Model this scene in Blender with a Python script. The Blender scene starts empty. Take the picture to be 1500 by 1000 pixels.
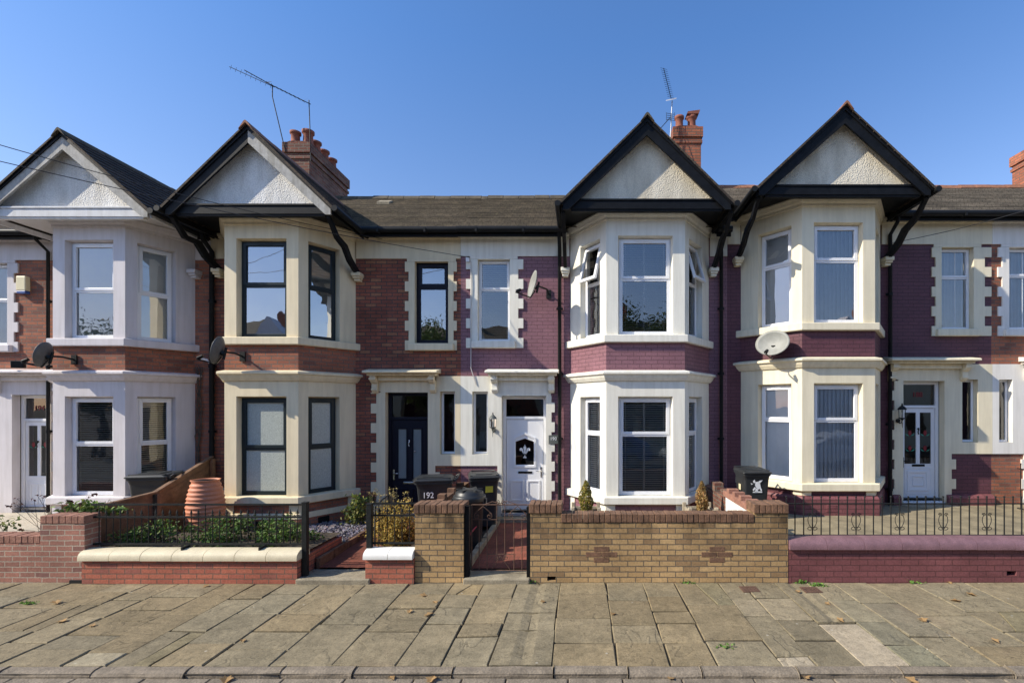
import bpy, math, random
from mathutils import Vector, Matrix
random.seed(7)
S = bpy.context.scene
COL = S.collection
R = math.radians
OFF = {}                       # world offset of each root, for building parts in world metres

# ------------------------------------------------------------------ object helpers
def tag(o, label=None, cat=None, group=None, kind=None):
    if label: o['label'] = label
    if cat: o['category'] = cat
    if group: o['group'] = group
    if kind: o['kind'] = kind
    return o

def thing(name, label, cat, loc=(0, 0, 0), rz=0, group=None):
    o = bpy.data.objects.new(name, None); COL.objects.link(o)
    o.location = loc; o.rotation_euler = (0, 0, rz); o.empty_display_size = .1
    OFF[o.name] = Vector(loc)
    return tag(o, label, cat, group)

def copy_tree(o, parent=None):
    c = o.copy(); COL.objects.link(c); c.parent = parent
    for ch in [x for x in bpy.data.objects if x.parent == o]:
        copy_tree(ch, c)
    return c

class MB:
    def __init__(s):
        s.v = []; s.f = []; s.m = []; s.c = []; s.sm = []
    def poly(s, pts, m=0, col=None, smooth=False):
        b = len(s.v); s.v.extend([Vector(p) for p in pts])
        s.f.append(tuple(range(b, b + len(pts)))); s.m.append(m); s.c.append(col); s.sm.append(smooth)
    def faces(s, pts, fs, m=0, col=None, smooth=False):
        b = len(s.v); s.v.extend([Vector(p) for p in pts])
        for f in fs:
            s.f.append(tuple(b + i for i in f)); s.m.append(m); s.c.append(col); s.sm.append(smooth)
    def box(s, x0, x1, y0, y1, z0, z1, m=0, col=None):
        P = [(x0,y0,z0),(x1,y0,z0),(x1,y1,z0),(x0,y1,z0),(x0,y0,z1),(x1,y0,z1),(x1,y1,z1),(x0,y1,z1)]
        s.faces(P, [(0,3,2,1),(4,5,6,7),(0,1,5,4),(1,2,6,5),(2,3,7,6),(3,0,4,7)], m, col)
    def obox(s, fr, u0, u1, d0, d1, z0, z1, m=0, col=None):
        # fr = frame (origin, t, n): u along t, d along outward n
        P = [fr.p(u0,d1,z0),fr.p(u1,d1,z0),fr.p(u1,d0,z0),fr.p(u0,d0,z0),fr.p(u0,d1,z1),fr.p(u1,d1,z1),fr.p(u1,d0,z1),fr.p(u0,d0,z1)]
        s.faces(P, [(0,3,2,1),(4,5,6,7),(0,1,5,4),(1,2,6,5),(2,3,7,6),(3,0,4,7)], m, col)
    def prism_y(s, xz, y0, y1, m=0):
        n = len(xz)
        P = [(x, y0, z) for x, z in xz] + [(x, y1, z) for x, z in xz]
        F = [tuple(range(n)), tuple(range(2*n-1, n-1, -1))]
        for i in range(n):
            j = (i+1) % n; F.append((i, i+n, j+n, j))
        s.faces(P, F, m)
    def prism_x(s, yz, x0, x1, m=0):
        n = len(yz)
        P = [(x0, y, z) for y, z in yz] + [(x1, y, z) for y, z in yz]
        F = [tuple(range(n)), tuple(range(2*n-1, n-1, -1))]
        for i in range(n):
            j = (i+1) % n; F.append((i, i+n, j+n, j))
        s.faces(P, F, m)
    def tube(s, pts, r, seg=8, m=0, cap=True, col=None):
        pts = [Vector(p) for p in pts]; n = len(pts)
        rr = r if isinstance(r, (list, tuple)) else [r]*n
        P = []; prev = None
        for i, p in enumerate(pts):
            d = (pts[min(i+1,n-1)] - pts[max(i-1,0)]).normalized()
            if prev is None:
                a = Vector((0,0,1)) if abs(d.z) < .9 else Vector((1,0,0))
                a = (a - d*a.dot(d)).normalized()
            else:
                a = (prev - d*prev.dot(d)).normalized()
            prev = a; b = d.cross(a)
            for k in range(seg):
                t = 2*math.pi*k/seg
                P.append(p + a*(rr[i]*math.cos(t)) + b*(rr[i]*math.sin(t)))
        F = []
        for i in range(n-1):
            for k in range(seg):
                k2 = (k+1) % seg
                F.append((i*seg+k, i*seg+k2, (i+1)*seg+k2, (i+1)*seg+k))
        s.faces(P, F, m, col, True)
        if cap:
            s.poly([P[k] for k in range(seg-1,-1,-1)], m, col); s.poly([P[(n-1)*seg+k] for k in range(seg)], m, col)
    def lathe(s, prof, c=(0,0,0), seg=24, m=0, sx=1, sy=1, smooth=True):
        c = Vector(c); P = []; F = []
        for r, z in prof:
            for k in range(seg):
                t = 2*math.pi*k/seg
                P.append(c + Vector((r*sx*math.cos(t), r*sy*math.sin(t), z)))
        for i in range(len(prof)-1):
            for k in range(seg):
                k2 = (k+1) % seg
                F.append((i*seg+k, i*seg+k2, (i+1)*seg+k2, (i+1)*seg+k))
        s.faces(P, F, m, None, smooth)
    def ball(s, c, r, m=0, seg=8):
        prof = [(r*math.sin(math.pi*i/6)+1e-5, -r*math.cos(math.pi*i/6)) for i in range(7)]
        s.lathe(prof, c, seg, m)
    def wall(s, fr, u0, u1, z0, z1, holes=(), d=0, rev=0, splay=0, m=0, mr=None):
        us = sorted({u0, u1, *[h[0] for h in holes], *[h[1] for h in holes]}); us = [u for u in us if u0-1e-6 <= u <= u1+1e-6]
        zs = sorted({z0, z1, *[h[2] for h in holes], *[h[3] for h in holes]}); zs = [z for z in zs if z0-1e-6 <= z <= z1+1e-6]
        for a, b in zip(us, us[1:]):
            for c, e in zip(zs, zs[1:]):
                um, zm = (a+b)/2, (c+e)/2
                if any(h[0] < um < h[1] and h[2] < zm < h[3] for h in holes): continue
                s.poly([fr.p(a,d,c), fr.p(b,d,c), fr.p(b,d,e), fr.p(a,d,e)], m)
        if rev:
            mr = m if mr is None else mr
            for h in holes:
                if len(h) > 4: continue
                a, b, c, e = h; q = splay
                o = [(a,c),(b,c),(b,e),(a,e)]; i = [(a+q,c),(b-q,c),(b-q,e-q),(a+q,e-q)]
                for k in range(4):
                    j = (k+1) % 4
                    s.poly([fr.p(o[k][0],d,o[k][1]), fr.p(i[k][0],d-rev,i[k][1]), fr.p(i[j][0],d-rev,i[j][1]), fr.p(o[j][0],d,o[j][1])], mr)
    def build(s, name, mats, parent=None, bevel=0, label=None, local=False):
        off = Vector((0,0,0))
        if parent is not None and not local:
            q = parent
            while q.parent: q = q.parent
            off = OFF.get(q.name, off)
        me = bpy.data.meshes.new(name)
        me.from_pydata([tuple(v - off) for v in s.v], [], s.f)
        if not isinstance(mats, (list, tuple)): mats = [mats]
        for mt in mats: me.materials.append(mt)
        me.polygons.foreach_set('material_index', s.m)
        me.polygons.foreach_set('use_smooth', s.sm)
        uv = me.uv_layers.new(name='UVMap'); co = []
        for f in s.f:
            a = s.v[f[0]]; nrm = Vector((0,0,0))
            for i in range(1, len(f)-1): nrm += (s.v[f[i]]-a).cross(s.v[f[i+1]]-a)
            if nrm.length > 1e-12: nrm.normalize()
            if abs(nrm.z) > .75:
                for i in f: co += [s.v[i].x, s.v[i].y]
            else:
                t = Vector((-nrm.y, nrm.x, 0)); t = t.normalized() if t.length > 1e-6 else Vector((1,0,0))
                if abs(t.x) > abs(t.y):
                    if t.x < 0: t = -t
                elif t.y < 0: t = -t
                for i in f: co += [s.v[i].dot(t), s.v[i].z]
        uv.data.foreach_set('uv', co)
        if any(c is not None for c in s.c):
            at = me.color_attributes.new('Col', 'FLOAT_COLOR', 'CORNER'); cc = []
            for f, c in zip(s.f, s.c):
                c = c or (1,1,1)
                for i in f: cc += [c[0], c[1], c[2], 1]
            at.data.foreach_set('color', cc)
        me.validate(); me.update()
        o = bpy.data.objects.new(name, me); COL.objects.link(o)
        if parent is not None: o.parent = parent
        if label: o['label'] = label
        if bevel:
            b = o.modifiers.new('Bevel', 'BEVEL'); b.width = bevel; b.segments = 2; b.limit_method = 'ANGLE'; b.angle_limit = R(40)
        return o

class Fr:
    """vertical facade frame: origin (x,y), direction towards (x2,y2); outward normal is to the viewer's side"""
    def __init__(s, a, b):
        s.a = Vector((a[0], a[1], 0)); d = Vector((b[0]-a[0], b[1]-a[1], 0)); s.L = d.length
        s.t = d.normalized(); s.n = Vector((s.t.y, -s.t.x, 0))
    def p(s, u, d, z): return s.a + s.t*u + s.n*d + Vector((0,0,z))

# ------------------------------------------------------------------ materials
def nodes(name):
    m = bpy.data.materials.new(name); m.use_nodes = True
    nt = m.node_tree; b = nt.nodes['Principled BSDF']
    return m, nt, b
def N(nt, typ, **kw):
    n = nt.nodes.new(typ)
    for k, v in kw.items():
        if k in n.inputs.keys(): n.inputs[k].default_value = v
        else: setattr(n, k, v)
    return n
def ramp(nt, src, stops):
    r = nt.nodes.new('ShaderNodeValToRGB'); e = r.color_ramp.elements
    e[0].position, e[0].color = stops[0][0], (*stops[0][1], 1)
    e[1].position, e[1].color = stops[-1][0], (*stops[-1][1], 1)
    for p, c in stops[1:-1]:
        q = e.new(p); q.color = (*c, 1)
    nt.links.new(src, r.inputs[0]); return r.outputs[0]
def mixc(nt, mode, fac, a, b):
    x = nt.nodes.new('ShaderNodeMix'); x.data_type = 'RGBA'; x.blend_type = mode
    for sock, v in ((x.inputs[0], fac), (x.inputs[6], a), (x.inputs[7], b)):
        if hasattr(v, 'is_output'): nt.links.new(v, sock)
        elif isinstance(v, tuple): sock.default_value = (*v, 1)
        else: sock.default_value = v
    return x.outputs[2]
def g(v): return (v, v, v)
def bump(nt, b, h, strength, dist, prev=None):
    bp = N(nt, 'ShaderNodeBump', Strength=strength, Distance=dist)
    nt.links.new(h, bp.inputs['Height'])
    if prev: nt.links.new(prev, bp.inputs['Normal'])
    nt.links.new(bp.outputs[0], b.inputs['Normal']); return bp.outputs[0]
def pos(nt, scale=(1,1,1)):
    ge = nt.nodes.new('ShaderNodeNewGeometry'); mp = N(nt, 'ShaderNodeMapping'); mp.inputs['Scale'].default_value = scale
    nt.links.new(ge.outputs['Position'], mp.inputs[0]); return mp.outputs[0]
def noise(nt, vec, scale, detail=4, rough=.6):
    n = N(nt, 'ShaderNodeTexNoise', Scale=scale, Detail=detail, Roughness=rough); nt.links.new(vec, n.inputs['Vector']); return n.outputs['Fac']

def plain(name, col, rough=.6, var=.12, scale=6, bmp=0, metal=0, fine=0, spec=.5, streak=0, grime=0):
    m, nt, b = nodes(name); P = pos(nt)
    f = ramp(nt, noise(nt, P, scale), [(.3, g(1-var)), (.7, g(1+var*.6))])
    c = mixc(nt, 'MULTIPLY', 1.0, col, f)
    if fine:
        c = mixc(nt, 'MULTIPLY', 1.0, c, ramp(nt, noise(nt, P, 60, 3), [(.3, g(1-fine)), (.7, g(1+fine*.5))]))
    if streak:
        sv = noise(nt, pos(nt, (9,9,.7)), 1.2, 5)
        c = mixc(nt, 'MULTIPLY', 1.0, c, ramp(nt, sv, [(.36, (1-streak, 1-streak*1.05, 1-streak*1.2)), (.58, g(1))]))
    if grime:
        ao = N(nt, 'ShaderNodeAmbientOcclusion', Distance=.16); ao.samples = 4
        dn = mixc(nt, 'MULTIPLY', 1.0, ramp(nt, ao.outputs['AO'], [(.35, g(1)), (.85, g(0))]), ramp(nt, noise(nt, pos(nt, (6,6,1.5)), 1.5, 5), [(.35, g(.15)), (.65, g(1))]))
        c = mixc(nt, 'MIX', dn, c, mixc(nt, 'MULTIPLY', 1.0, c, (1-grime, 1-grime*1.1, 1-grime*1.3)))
    nt.links.new(c, b.inputs['Base Color'])
    b.inputs['Roughness'].default_value = rough; b.inputs['Metallic'].default_value = metal
    b.inputs['Specular IOR Level'].default_value = spec
    if bmp: bump(nt, b, noise(nt, P, 90 if bmp < .5 else 45, 4), bmp, .01)
    return m

def brick(name, c1, c2, mortar, bw=.225, bh=.075, ms=.006, rough=.9, bmp=.7, odd=None, soot=.35, off=(0,0), mcontrast=1, topdirt=None, chips=None):
    m, nt, b = nodes(name)
    uv = nt.nodes.new('ShaderNodeUVMap'); mp = N(nt, 'ShaderNodeMapping'); mp.inputs['Location'].default_value = (off[0], off[1], 0)
    nt.links.new(uv.outputs[0], mp.inputs[0])
    P = pos(nt)
    # wobble the courses slightly
    dn = N(nt, 'ShaderNodeTexNoise', Scale=14, Detail=2); nt.links.new(P, dn.inputs['Vector'])
    sub = nt.nodes.new('ShaderNodeVectorMath'); sub.operation = 'SUBTRACT'; nt.links.new(dn.outputs['Color'], sub.inputs[0]); sub.inputs[1].default_value = (.5,.5,.5)
    sc = nt.nodes.new('ShaderNodeVectorMath'); sc.operation = 'SCALE'; nt.links.new(sub.outputs[0], sc.inputs[0]); sc.inputs['Scale'].default_value = .012
    ad = nt.nodes.new('ShaderNodeVectorMath'); nt.links.new(mp.outputs[0], ad.inputs[0]); nt.links.new(sc.outputs[0], ad.inputs[1])
    def bt(a, bcol, mo, bias=0):
        t = N(nt, 'ShaderNodeTexBrick'); t.inputs['Scale'].default_value = 1
        t.inputs['Brick Width'].default_value = bw; t.inputs['Row Height'].default_value = bh
        t.inputs['Mortar Size'].default_value = ms; t.inputs['Mortar Smooth'].default_value = .25; t.inputs['Bias'].default_value = bias
        t.inputs['Color1'].default_value = (*a,1); t.inputs['Color2'].default_value = (*bcol,1); t.inputs['Mortar'].default_value = (*mo,1)
        nt.links.new(ad.outputs[0], t.inputs['Vector']); return t
    t = bt(c1, c2, mortar); c = t.outputs['Color']
    if odd:   # a few bricks of another colour
        t2 = bt((0,0,0), (1,1,1), (0,0,0)); t2.offset_frequency = 2
        c = mixc(nt, 'MIX', ramp(nt, t2.outputs['Color'], [(.80, g(0)), (.86, g(.8))]), c, odd)
    c = mixc(nt, 'MULTIPLY', 1.0, c, ramp(nt, noise(nt, P, 1.3, 5), [(.32, g(1-soot)), (.62, g(1.1))]))
    c = mixc(nt, 'MULTIPLY', 1.0, c, ramp(nt, noise(nt, P, 40, 4), [(.3, g(.78)), (.7, g(1.15))]))
    if chips:
        c = mixc(nt, 'MIX', ramp(nt, noise(nt, P, 22, 6, .75), [(.69, g(0)), (.71, g(.8))]), c, chips)
    if topdirt:
        z0, z1, dk = topdirt
        se = nt.nodes.new('ShaderNodeSeparateXYZ'); nt.links.new(P, se.inputs[0])
        mr = N(nt, 'ShaderNodeMapRange'); nt.links.new(se.outputs[2], mr.inputs[0])
        mr.inputs[1].default_value = z0; mr.inputs[2].default_value = z1
        mu = nt.nodes.new('ShaderNodeMath'); mu.operation = 'MULTIPLY'; nt.links.new(mr.outputs[0], mu.inputs[0])
        nt.links.new(ramp(nt, noise(nt, pos(nt, (3,3,.8)), 1.5, 5), [(.35, g(0)), (.6, g(1))]), mu.inputs[1])
        c = mixc(nt, 'MIX', mu.outputs[0], c, mixc(nt, 'MULTIPLY', 1.0, c, g(dk)))
    nt.links.new(c, b.inputs['Base Color']); b.inputs['Roughness'].default_value = rough; b.inputs['Specular IOR Level'].default_value = .3
    inv = nt.nodes.new('ShaderNodeMath'); inv.operation = 'SUBTRACT'; inv.inputs[0].default_value = 1; nt.links.new(t.outputs['Fac'], inv.inputs[1])
    p1 = bump(nt, b, inv.outputs[0], bmp, .008)
    bump(nt, b, noise(nt, P, 55, 4), .35, .006, p1)
    return m

def pebble(name, col):
    m, nt, b = nodes(name); P = pos(nt)
    v = N(nt, 'ShaderNodeTexVoronoi', Scale=48); nt.links.new(P, v.inputs['Vector'])
    n2 = noise(nt, P, 30, 5)
    c = mixc(nt, 'MULTIPLY', 1.0, col, ramp(nt, v.outputs['Distance'], [(.1, g(1.04)), (.7, g(.86))]))
    c = mixc(nt, 'MULTIPLY', 1.0, c, ramp(nt, noise(nt, pos(nt, (3,3,.8)), 1.0, 5), [(.3, (.72,.70,.66)), (.6, g(1.05))]))
    nt.links.new(c, b.inputs['Base Color']); b.inputs['Roughness'].default_value = .9
    p1 = bump(nt, b, v.outputs['Distance'], .7, -.012)
    bump(nt, b, n2, .55, .014, p1)
    return m

def glass(name, tint=(1,1,1), ior=1.9, wav=.012):
    m = bpy.data.materials.new(name); m.use_nodes = True; nt = m.node_tree; nt.nodes.clear()
    o = nt.nodes.new('ShaderNodeOutputMaterial'); mx = nt.nodes.new('ShaderNodeMixShader')
    tr = nt.nodes.new('ShaderNodeBsdfTransparent'); tr.inputs[0].default_value = (*tint, 1)
    gl = nt.nodes.new('ShaderNodeBsdfGlossy'); gl.inputs['Roughness'].default_value = .01; gl.inputs[0].default_value = (.93,.96,1,1)
    fr = N(nt, 'ShaderNodeFresnel', IOR=ior)
    bp = N(nt, 'ShaderNodeBump', Strength=1.0, Distance=wav); nt.links.new(noise(nt, pos(nt), 1.6, 1.5), bp.inputs['Height'])
    nt.links.new(bp.outputs[0], gl.inputs['Normal'])
    nt.links.new(fr.outputs[0], mx.inputs[0]); nt.links.new(tr.outputs[0], mx.inputs[1]); nt.links.new(gl.outputs[0], mx.inputs[2])
    nt.links.new(mx.outputs[0], o.inputs[0]); return m

def colattr(name, rough=.8, transl=0, fine=.25, bmp=0, spec=.3):
    m, nt, b = nodes(name); P = pos(nt)
    a = nt.nodes.new('ShaderNodeAttribute'); a.attribute_name = 'Col'
    c = mixc(nt, 'MULTIPLY', 1.0, a.outputs['Color'], ramp(nt, noise(nt, P, 30, 4), [(.3, g(1-fine)), (.7, g(1+fine*.6))]))
    nt.links.new(c, b.inputs['Base Color']); b.inputs['Roughness'].default_value = rough; b.inputs['Specular IOR Level'].default_value = spec
    if transl:
        o = nt.nodes['Material Output']; mx = nt.nodes.new('ShaderNodeMixShader'); mx.inputs[0].default_value = transl
        t = nt.nodes.new('ShaderNodeBsdfTranslucent'); nt.links.new(c, t.inputs[0])
        nt.links.new(b.outputs[0], mx.inputs[1]); nt.links.new(t.outputs[0], mx.inputs[2]); nt.links.new(mx.outputs[0], o.inputs[0])
    return m

def flagmat():
    m, nt, b = nodes('stone_flags'); P = pos(nt)
    a = nt.nodes.new('ShaderNodeAttribute'); a.attribute_name = 'Col'
    c = a.outputs['Color']
    c = mixc(nt, 'MULTIPLY', 1.0, c, ramp(nt, noise(nt, P, 1.7, 6), [(.28, (.74,.73,.70)), (.62, (1.08,1.05,1.0))]))
    c = mixc(nt, 'MULTIPLY', 1.0, c, ramp(nt, noise(nt, P, 9, 6, .7), [(.3, g(.74)), (.7, g(1.18))]))
    c = mixc(nt, 'MULTIPLY', 1.0, c, ramp(nt, noise(nt, P, 120, 3), [(.3, g(.72)), (.7, g(1.2))]))
    c = mixc(nt, 'MULTIPLY', 1.0, c, ramp(nt, noise(nt, P, 34, 5, .75), [(.34, g(.62)), (.48, g(1.0))]))
    # worn bedding-plane edges: thin dark contour lines of a distorted noise
    n = N(nt, 'ShaderNodeTexNoise', Scale=1.6, Detail=3, Distortion=.8); nt.links.new(P, n.inputs['Vector'])
    mm = nt.nodes.new('ShaderNodeMath'); mm.operation = 'MULTIPLY'; mm.inputs[1].default_value = 7; nt.links.new(n.outputs['Fac'], mm.inputs[0])
    fr = nt.nodes.new('ShaderNodeMath'); fr.operation = 'FRACT'; nt.links.new(mm.outputs[0], fr.inputs[0])
    msk = ramp(nt, noise(nt, P, 1.1, 2), [(.42, g(0)), (.55, g(1))])
    line = ramp(nt, fr.outputs[0], [(0, g(.55)), (.07, g(1)), (.9, g(1.0))])
    c = mixc(nt, 'MULTIPLY', msk, c, line)
    vo = N(nt, 'ShaderNodeTexVoronoi', Scale=3.2); nt.links.new(P, vo.inputs['Vector'])
    c = mixc(nt, 'MIX', ramp(nt, vo.outputs['Distance'], [(.035, g(.55)), (.05, g(0))]), c, (.48,.45,.38))
    # rusty / pinkish stains
    c = mixc(nt, 'MIX', ramp(nt, noise(nt, P, .8, 3), [(.60, g(0)), (.75, g(.35))]), c, (.21,.135,.09))
    nt.links.new(c, b.inputs['Base Color']); b.inputs['Roughness'].default_value = .85; b.inputs['Specular IOR Level'].default_value = .25
    st = ramp(nt, fr.outputs[0], [(0, g(0)), (.15, g(1)), (1.0, g(1))])
    mul = mixc(nt, 'MULTIPLY', 1.0, st, msk)
    p1 = bump(nt, b, mul, .4, .012)
    p2 = bump(nt, b, noise(nt, P, 5, 6, .65), .55, .03, p1)
    bump(nt, b, noise(nt, P, 70, 3), .3, .006, p2)
    return m

def tiles(name, c1, c2, w, h, moss=.0, off=(0,0)):
    m, nt, b = nodes(name); P = pos(nt)
    uv = nt.nodes.new('ShaderNodeUVMap'); mp = N(nt, 'ShaderNodeMapping'); mp.inputs['Location'].default_value = (off[0], off[1], 0)
    nt.links.new(uv.outputs[0], mp.inputs[0])
    t = N(nt, 'ShaderNodeTexBrick'); t.inputs['Scale'].default_value = 1
    t.inputs['Brick Width'].default_value = w; t.inputs['Row Height'].default_value = h; t.inputs['Mortar Size'].default_value = .0035
    t.inputs['Color1'].default_value = (*c1,1); t.inputs['Color2'].default_value = (*c2,1); t.inputs['Mortar'].default_value = (.012,.011,.01,1)
    nt.links.new(mp.outputs[0], t.inputs['Vector'])
    c = mixc(nt, 'MULTIPLY', 1.0, t.outputs['Color'], ramp(nt, noise(nt, P, 1.5, 6), [(.3, g(.65)), (.65, g(1.15))]))
    c = mixc(nt, 'MULTIPLY', 1.0, c, ramp(nt, noise(nt, P, 30, 5), [(.3, g(.55)), (.7, g(1.25))]))
    if moss: c = mixc(nt, 'MIX', ramp(nt, noise(nt, P, 14, 5, .7), [(.60, g(0)), (.68, g(moss))]), c, (.30,.27,.13))
    nt.links.new(c, b.inputs['Base Color']); b.inputs['Roughness'].default_value = .85; b.inputs['Specular IOR Level'].default_value = .3
    bump(nt, b, noise(nt, P, 45, 4), .4, .008)
    return m

M = {}
M['red'] = brick('red_brick', (.36,.118,.072), (.235,.085,.060), (.10,.080,.070), odd=(.42,.19,.10), soot=.38, ms=.009)
M['red_lit'] = brick('sunlit_red_brick', (.42,.155,.088), (.30,.115,.075), (.19,.145,.115), odd=(.22,.10,.075), soot=.25, ms=.009)  # sunlit copy of the red brick, the sun put into the colour
M['purple'] = brick('purple_painted_brick', (.28,.140,.162), (.255,.126,.148), (.15,.072,.088), ms=.006, rough=.45, soot=.15, bmp=.7, chips=(.36,.26,.28))
M['plum'] = brick('dark_plum_painted_brick', (.140,.056,.070), (.124,.050,.064), (.080,.033,.043), ms=.006, rough=.5, soot=.15, bmp=.7)
M['yellow'] = brick('buff_brick', (.56,.375,.18), (.42,.265,.12), (.17,.135,.095), bh=.0775, ms=.007, odd=(.31,.20,.105), soot=.25, bmp=.9, topdirt=(.42,.86,.36))
M['gred'] = brick('garden_red_brick', (.50,.165,.10), (.37,.115,.078), (.17,.115,.085), bh=.072, ms=.007, soot=.2, odd=(.32,.12,.09))
M['gpink'] = brick('garden_pink_brick', (.42,.195,.14), (.29,.14,.105), (.44,.36,.28), bw=.215, bh=.075, ms=.008, soot=.25, odd=(.24,.12,.10))
M['gplum'] = brick('garden_plum_painted_brick', (.23,.085,.088), (.20,.074,.078), (.13,.05,.052), bh=.082, bw=.24, ms=.007, rough=.5, soot=.2, bmp=.9, chips=(.30,.17,.16))
M['chim'] = brick('chimney_brick', (.24,.095,.065), (.13,.07,.055), (.22,.18,.14), odd=(.30,.16,.11), soot=.4, ms=.011)
M['chim2'] = brick('chimney_orange_brick', (.44,.15,.08), (.29,.10,.06), (.16,.12,.09), soot=.35, ms=.010)
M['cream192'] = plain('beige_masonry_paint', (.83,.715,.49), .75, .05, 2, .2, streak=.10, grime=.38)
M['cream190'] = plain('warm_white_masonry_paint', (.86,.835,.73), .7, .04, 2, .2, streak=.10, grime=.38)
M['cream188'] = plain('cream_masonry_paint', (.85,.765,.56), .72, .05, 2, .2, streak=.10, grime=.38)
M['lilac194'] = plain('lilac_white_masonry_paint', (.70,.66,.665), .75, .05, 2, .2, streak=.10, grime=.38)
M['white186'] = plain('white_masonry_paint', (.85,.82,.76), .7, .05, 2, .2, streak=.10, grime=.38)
M['peb_w'] = pebble('white_pebbledash', (.86,.84,.79))
M['peb_c'] = pebble('cream_pebbledash', (.82,.75,.60))
M['upvc'] = plain('white_upvc', (.82,.83,.85), .3, .02, 4)
M['anth'] = plain('anthracite_frame', (.014,.023,.027), .4, .1, 5, spec=.25)
M['navy'] = plain('navy_door_paint', (.009,.010,.020), .4, .1, 5, spec=.2)
M['black'] = plain('black_gloss_timber', (.010,.011,.013), .5, .4, 7, .2, fine=.3, spec=.15)
M['iron'] = plain('black_iron', (.016,.018,.018), .5, .3, 20, .2, spec=.25)
M['plastic'] = plain('black_bin_plastic', (.028,.030,.031), .42, .2, 7, .12, fine=.15)
M['pipe'] = plain('black_pipe', (.014,.015,.016), .5, .3, 5, spec=.15)
M['weathered'] = plain('weathered_white_timber', (.42,.41,.38), .75, .25, 12, .3, streak=.25)
M['greywhite'] = plain('white_timber', (.66,.66,.66), .65, .1, 6, .15, streak=.12)
M['slate'] = tiles('brown_roof_tile', (.15,.117,.075), (.108,.086,.058), .17, .11, moss=.35, off=(0,-9.70))
M['slate188'] = tiles('grey_brown_roof_tile', (.23,.19,.14), (.175,.148,.112), .17, .11, moss=.15, off=(0,-9.70))
M['slated'] = tiles('dark_roof_tile', (.105,.076,.052), (.06,.048,.038), .17, .11, moss=.22)
M['ridge'] = plain('terracotta_ridge', (.30,.135,.075), .85, .35, 9, .4, fine=.3)
M['ridged'] = plain('mossy_dark_ridge', (.105,.085,.055), .9, .45, 6, .4, fine=.3)
M['terra'] = plain('terracotta_pot', (.27,.095,.06), .85, .35, 10, .4)
M['terrabutt'] = plain('terracotta_plastic', (.60,.225,.12), .6, .10, 4, .1, fine=.12)
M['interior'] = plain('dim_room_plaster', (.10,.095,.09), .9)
M['blindw'] = plain('white_blind_slat', (.74,.71,.64), .5, .05)
M['blindg'] = plain('grey_blind_slat', (.52,.48,.41), .55, .08)
M['vblind'] = plain('blue_grey_fabric_blind', (.84,.88,.90), .8, .05)
M['net'] = plain('pale_net_curtain', (.88,.88,.86), .9, .1, 2)
M['frost'] = plain('frosted_film', (.46,.50,.46), .25, .22, 70, 0, fine=.25)
M['glass'] = glass('window_glass', (1,1,1), 1.75, .004)
M['glassd'] = glass('dark_glass', (.45,.47,.48), 2.0, .006)
M['glassu'] = glass('upper_window_glass', (1,1,1), 2.7, .004)
M['glassm'] = glass('mirror_glass', (.95,.97,.97), 4.2, .004)
M['steel'] = plain('chrome', (.7,.7,.7), .25, .05, 5, metal=1)
M['dish'] = plain('grey_dish', (.27,.275,.25), .55, .15, 12)
M['dish_shaded'] = plain('shaded_dish_grey', (.10,.10,.10), .55, .2, 12)  # darker copy of the grey dish; shade on the backs put into the colour
M['alu'] = plain('dull_aluminium', (.50,.51,.52), .5, .15, 20, metal=.4)
M['soffw'] = plain('white_soffit', (.62,.61,.60), .7, .1, 3)
M['concrete'] = plain('worn_concrete', (.33,.285,.20), .9, .35, 6, .8, fine=.3)
M['copcream'] = plain('cream_coping', (.66,.58,.40), .65, .12, 5, .2, fine=.1)
M['copwhite'] = plain('white_coping', (.80,.79,.74), .6, .08, 5, .2)
M['copplum'] = plain('plum_coping', (.235,.130,.145), .5, .25, 6, .45, fine=.25)
M['copred'] = plain('red_brown_coping_brick', (.205,.112,.066), .92, .5, 7, .6, fine=.35)
M['coppink'] = plain('pink_coping_brick', (.34,.165,.115), .9, .3, 9, .5, fine=.3)
M['wood'] = plain('weathered_fence_wood', (.20,.115,.068), .88, .4, 7, .5, fine=.25)
M['woodp'] = plain('grey_planter_wood', (.42,.36,.26), .85, .2, 10, .4, fine=.2)
M['soil'] = plain('dark_soil', (.075,.055,.036), .95, .4, 9, .8, fine=.3)
M['bed'] = plain('joint_grit', (.050,.038,.022), .95, .5, 12, .6, fine=.3)
M['yard'] = plain('mossy_yard_concrete', (.30,.25,.155), .92, .4, 3, .7, fine=.3)
M['yardp'] = plain('pale_yard_paving', (.50,.44,.34), .85, .18, 3, .4, fine=.12)
M['redtile'] = brick('red_quarry_tile', (.27,.085,.055), (.21,.07,.048), (.11,.06,.042), bw=.15, bh=.15, ms=.004, soot=.4, bmp=.4)
M['asph'] = plain('asphalt', (.10,.097,.09), .9, .25, 3, .7, fine=.3)
M['gutterst'] = plain('gutter_stone', (.25,.205,.15), .9, .35, 7, .9, fine=.3)
M['leaf'] = colattr('leaf', .6, .25, .2)
M['leafdry'] = colattr('dry_leaf', .8, .2, .3)
M['stone'] = colattr('slate_chippings', .8, 0, .3)
M['flag'] = flagmat()
M['rust'] = plain('rusty_iron', (.13,.072,.048), .9, .4, 30, .6)
M['bark'] = plain('bark', (.10,.08,.06), .9, .4, 10, .6)
M['whitepaint'] = plain('white_lettering', (.85,.85,.83), .6, .05)
M['plaque'] = plain('slate_plaque', (.115,.125,.115), .6, .12, 15)
M['yellowst'] = plain('yellow_sticker', (.75,.58,.05), .5, .1, 30)
M['redglass'] = plain('red_stained_glass', (.24,.02,.03), .3, .2, 20)
M['greenglass'] = plain('green_stained_glass', (.06,.36,.26), .3, .2, 20)
M['lead'] = plain('lead_came', (.16,.165,.165), .5, .2, 30)
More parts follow.
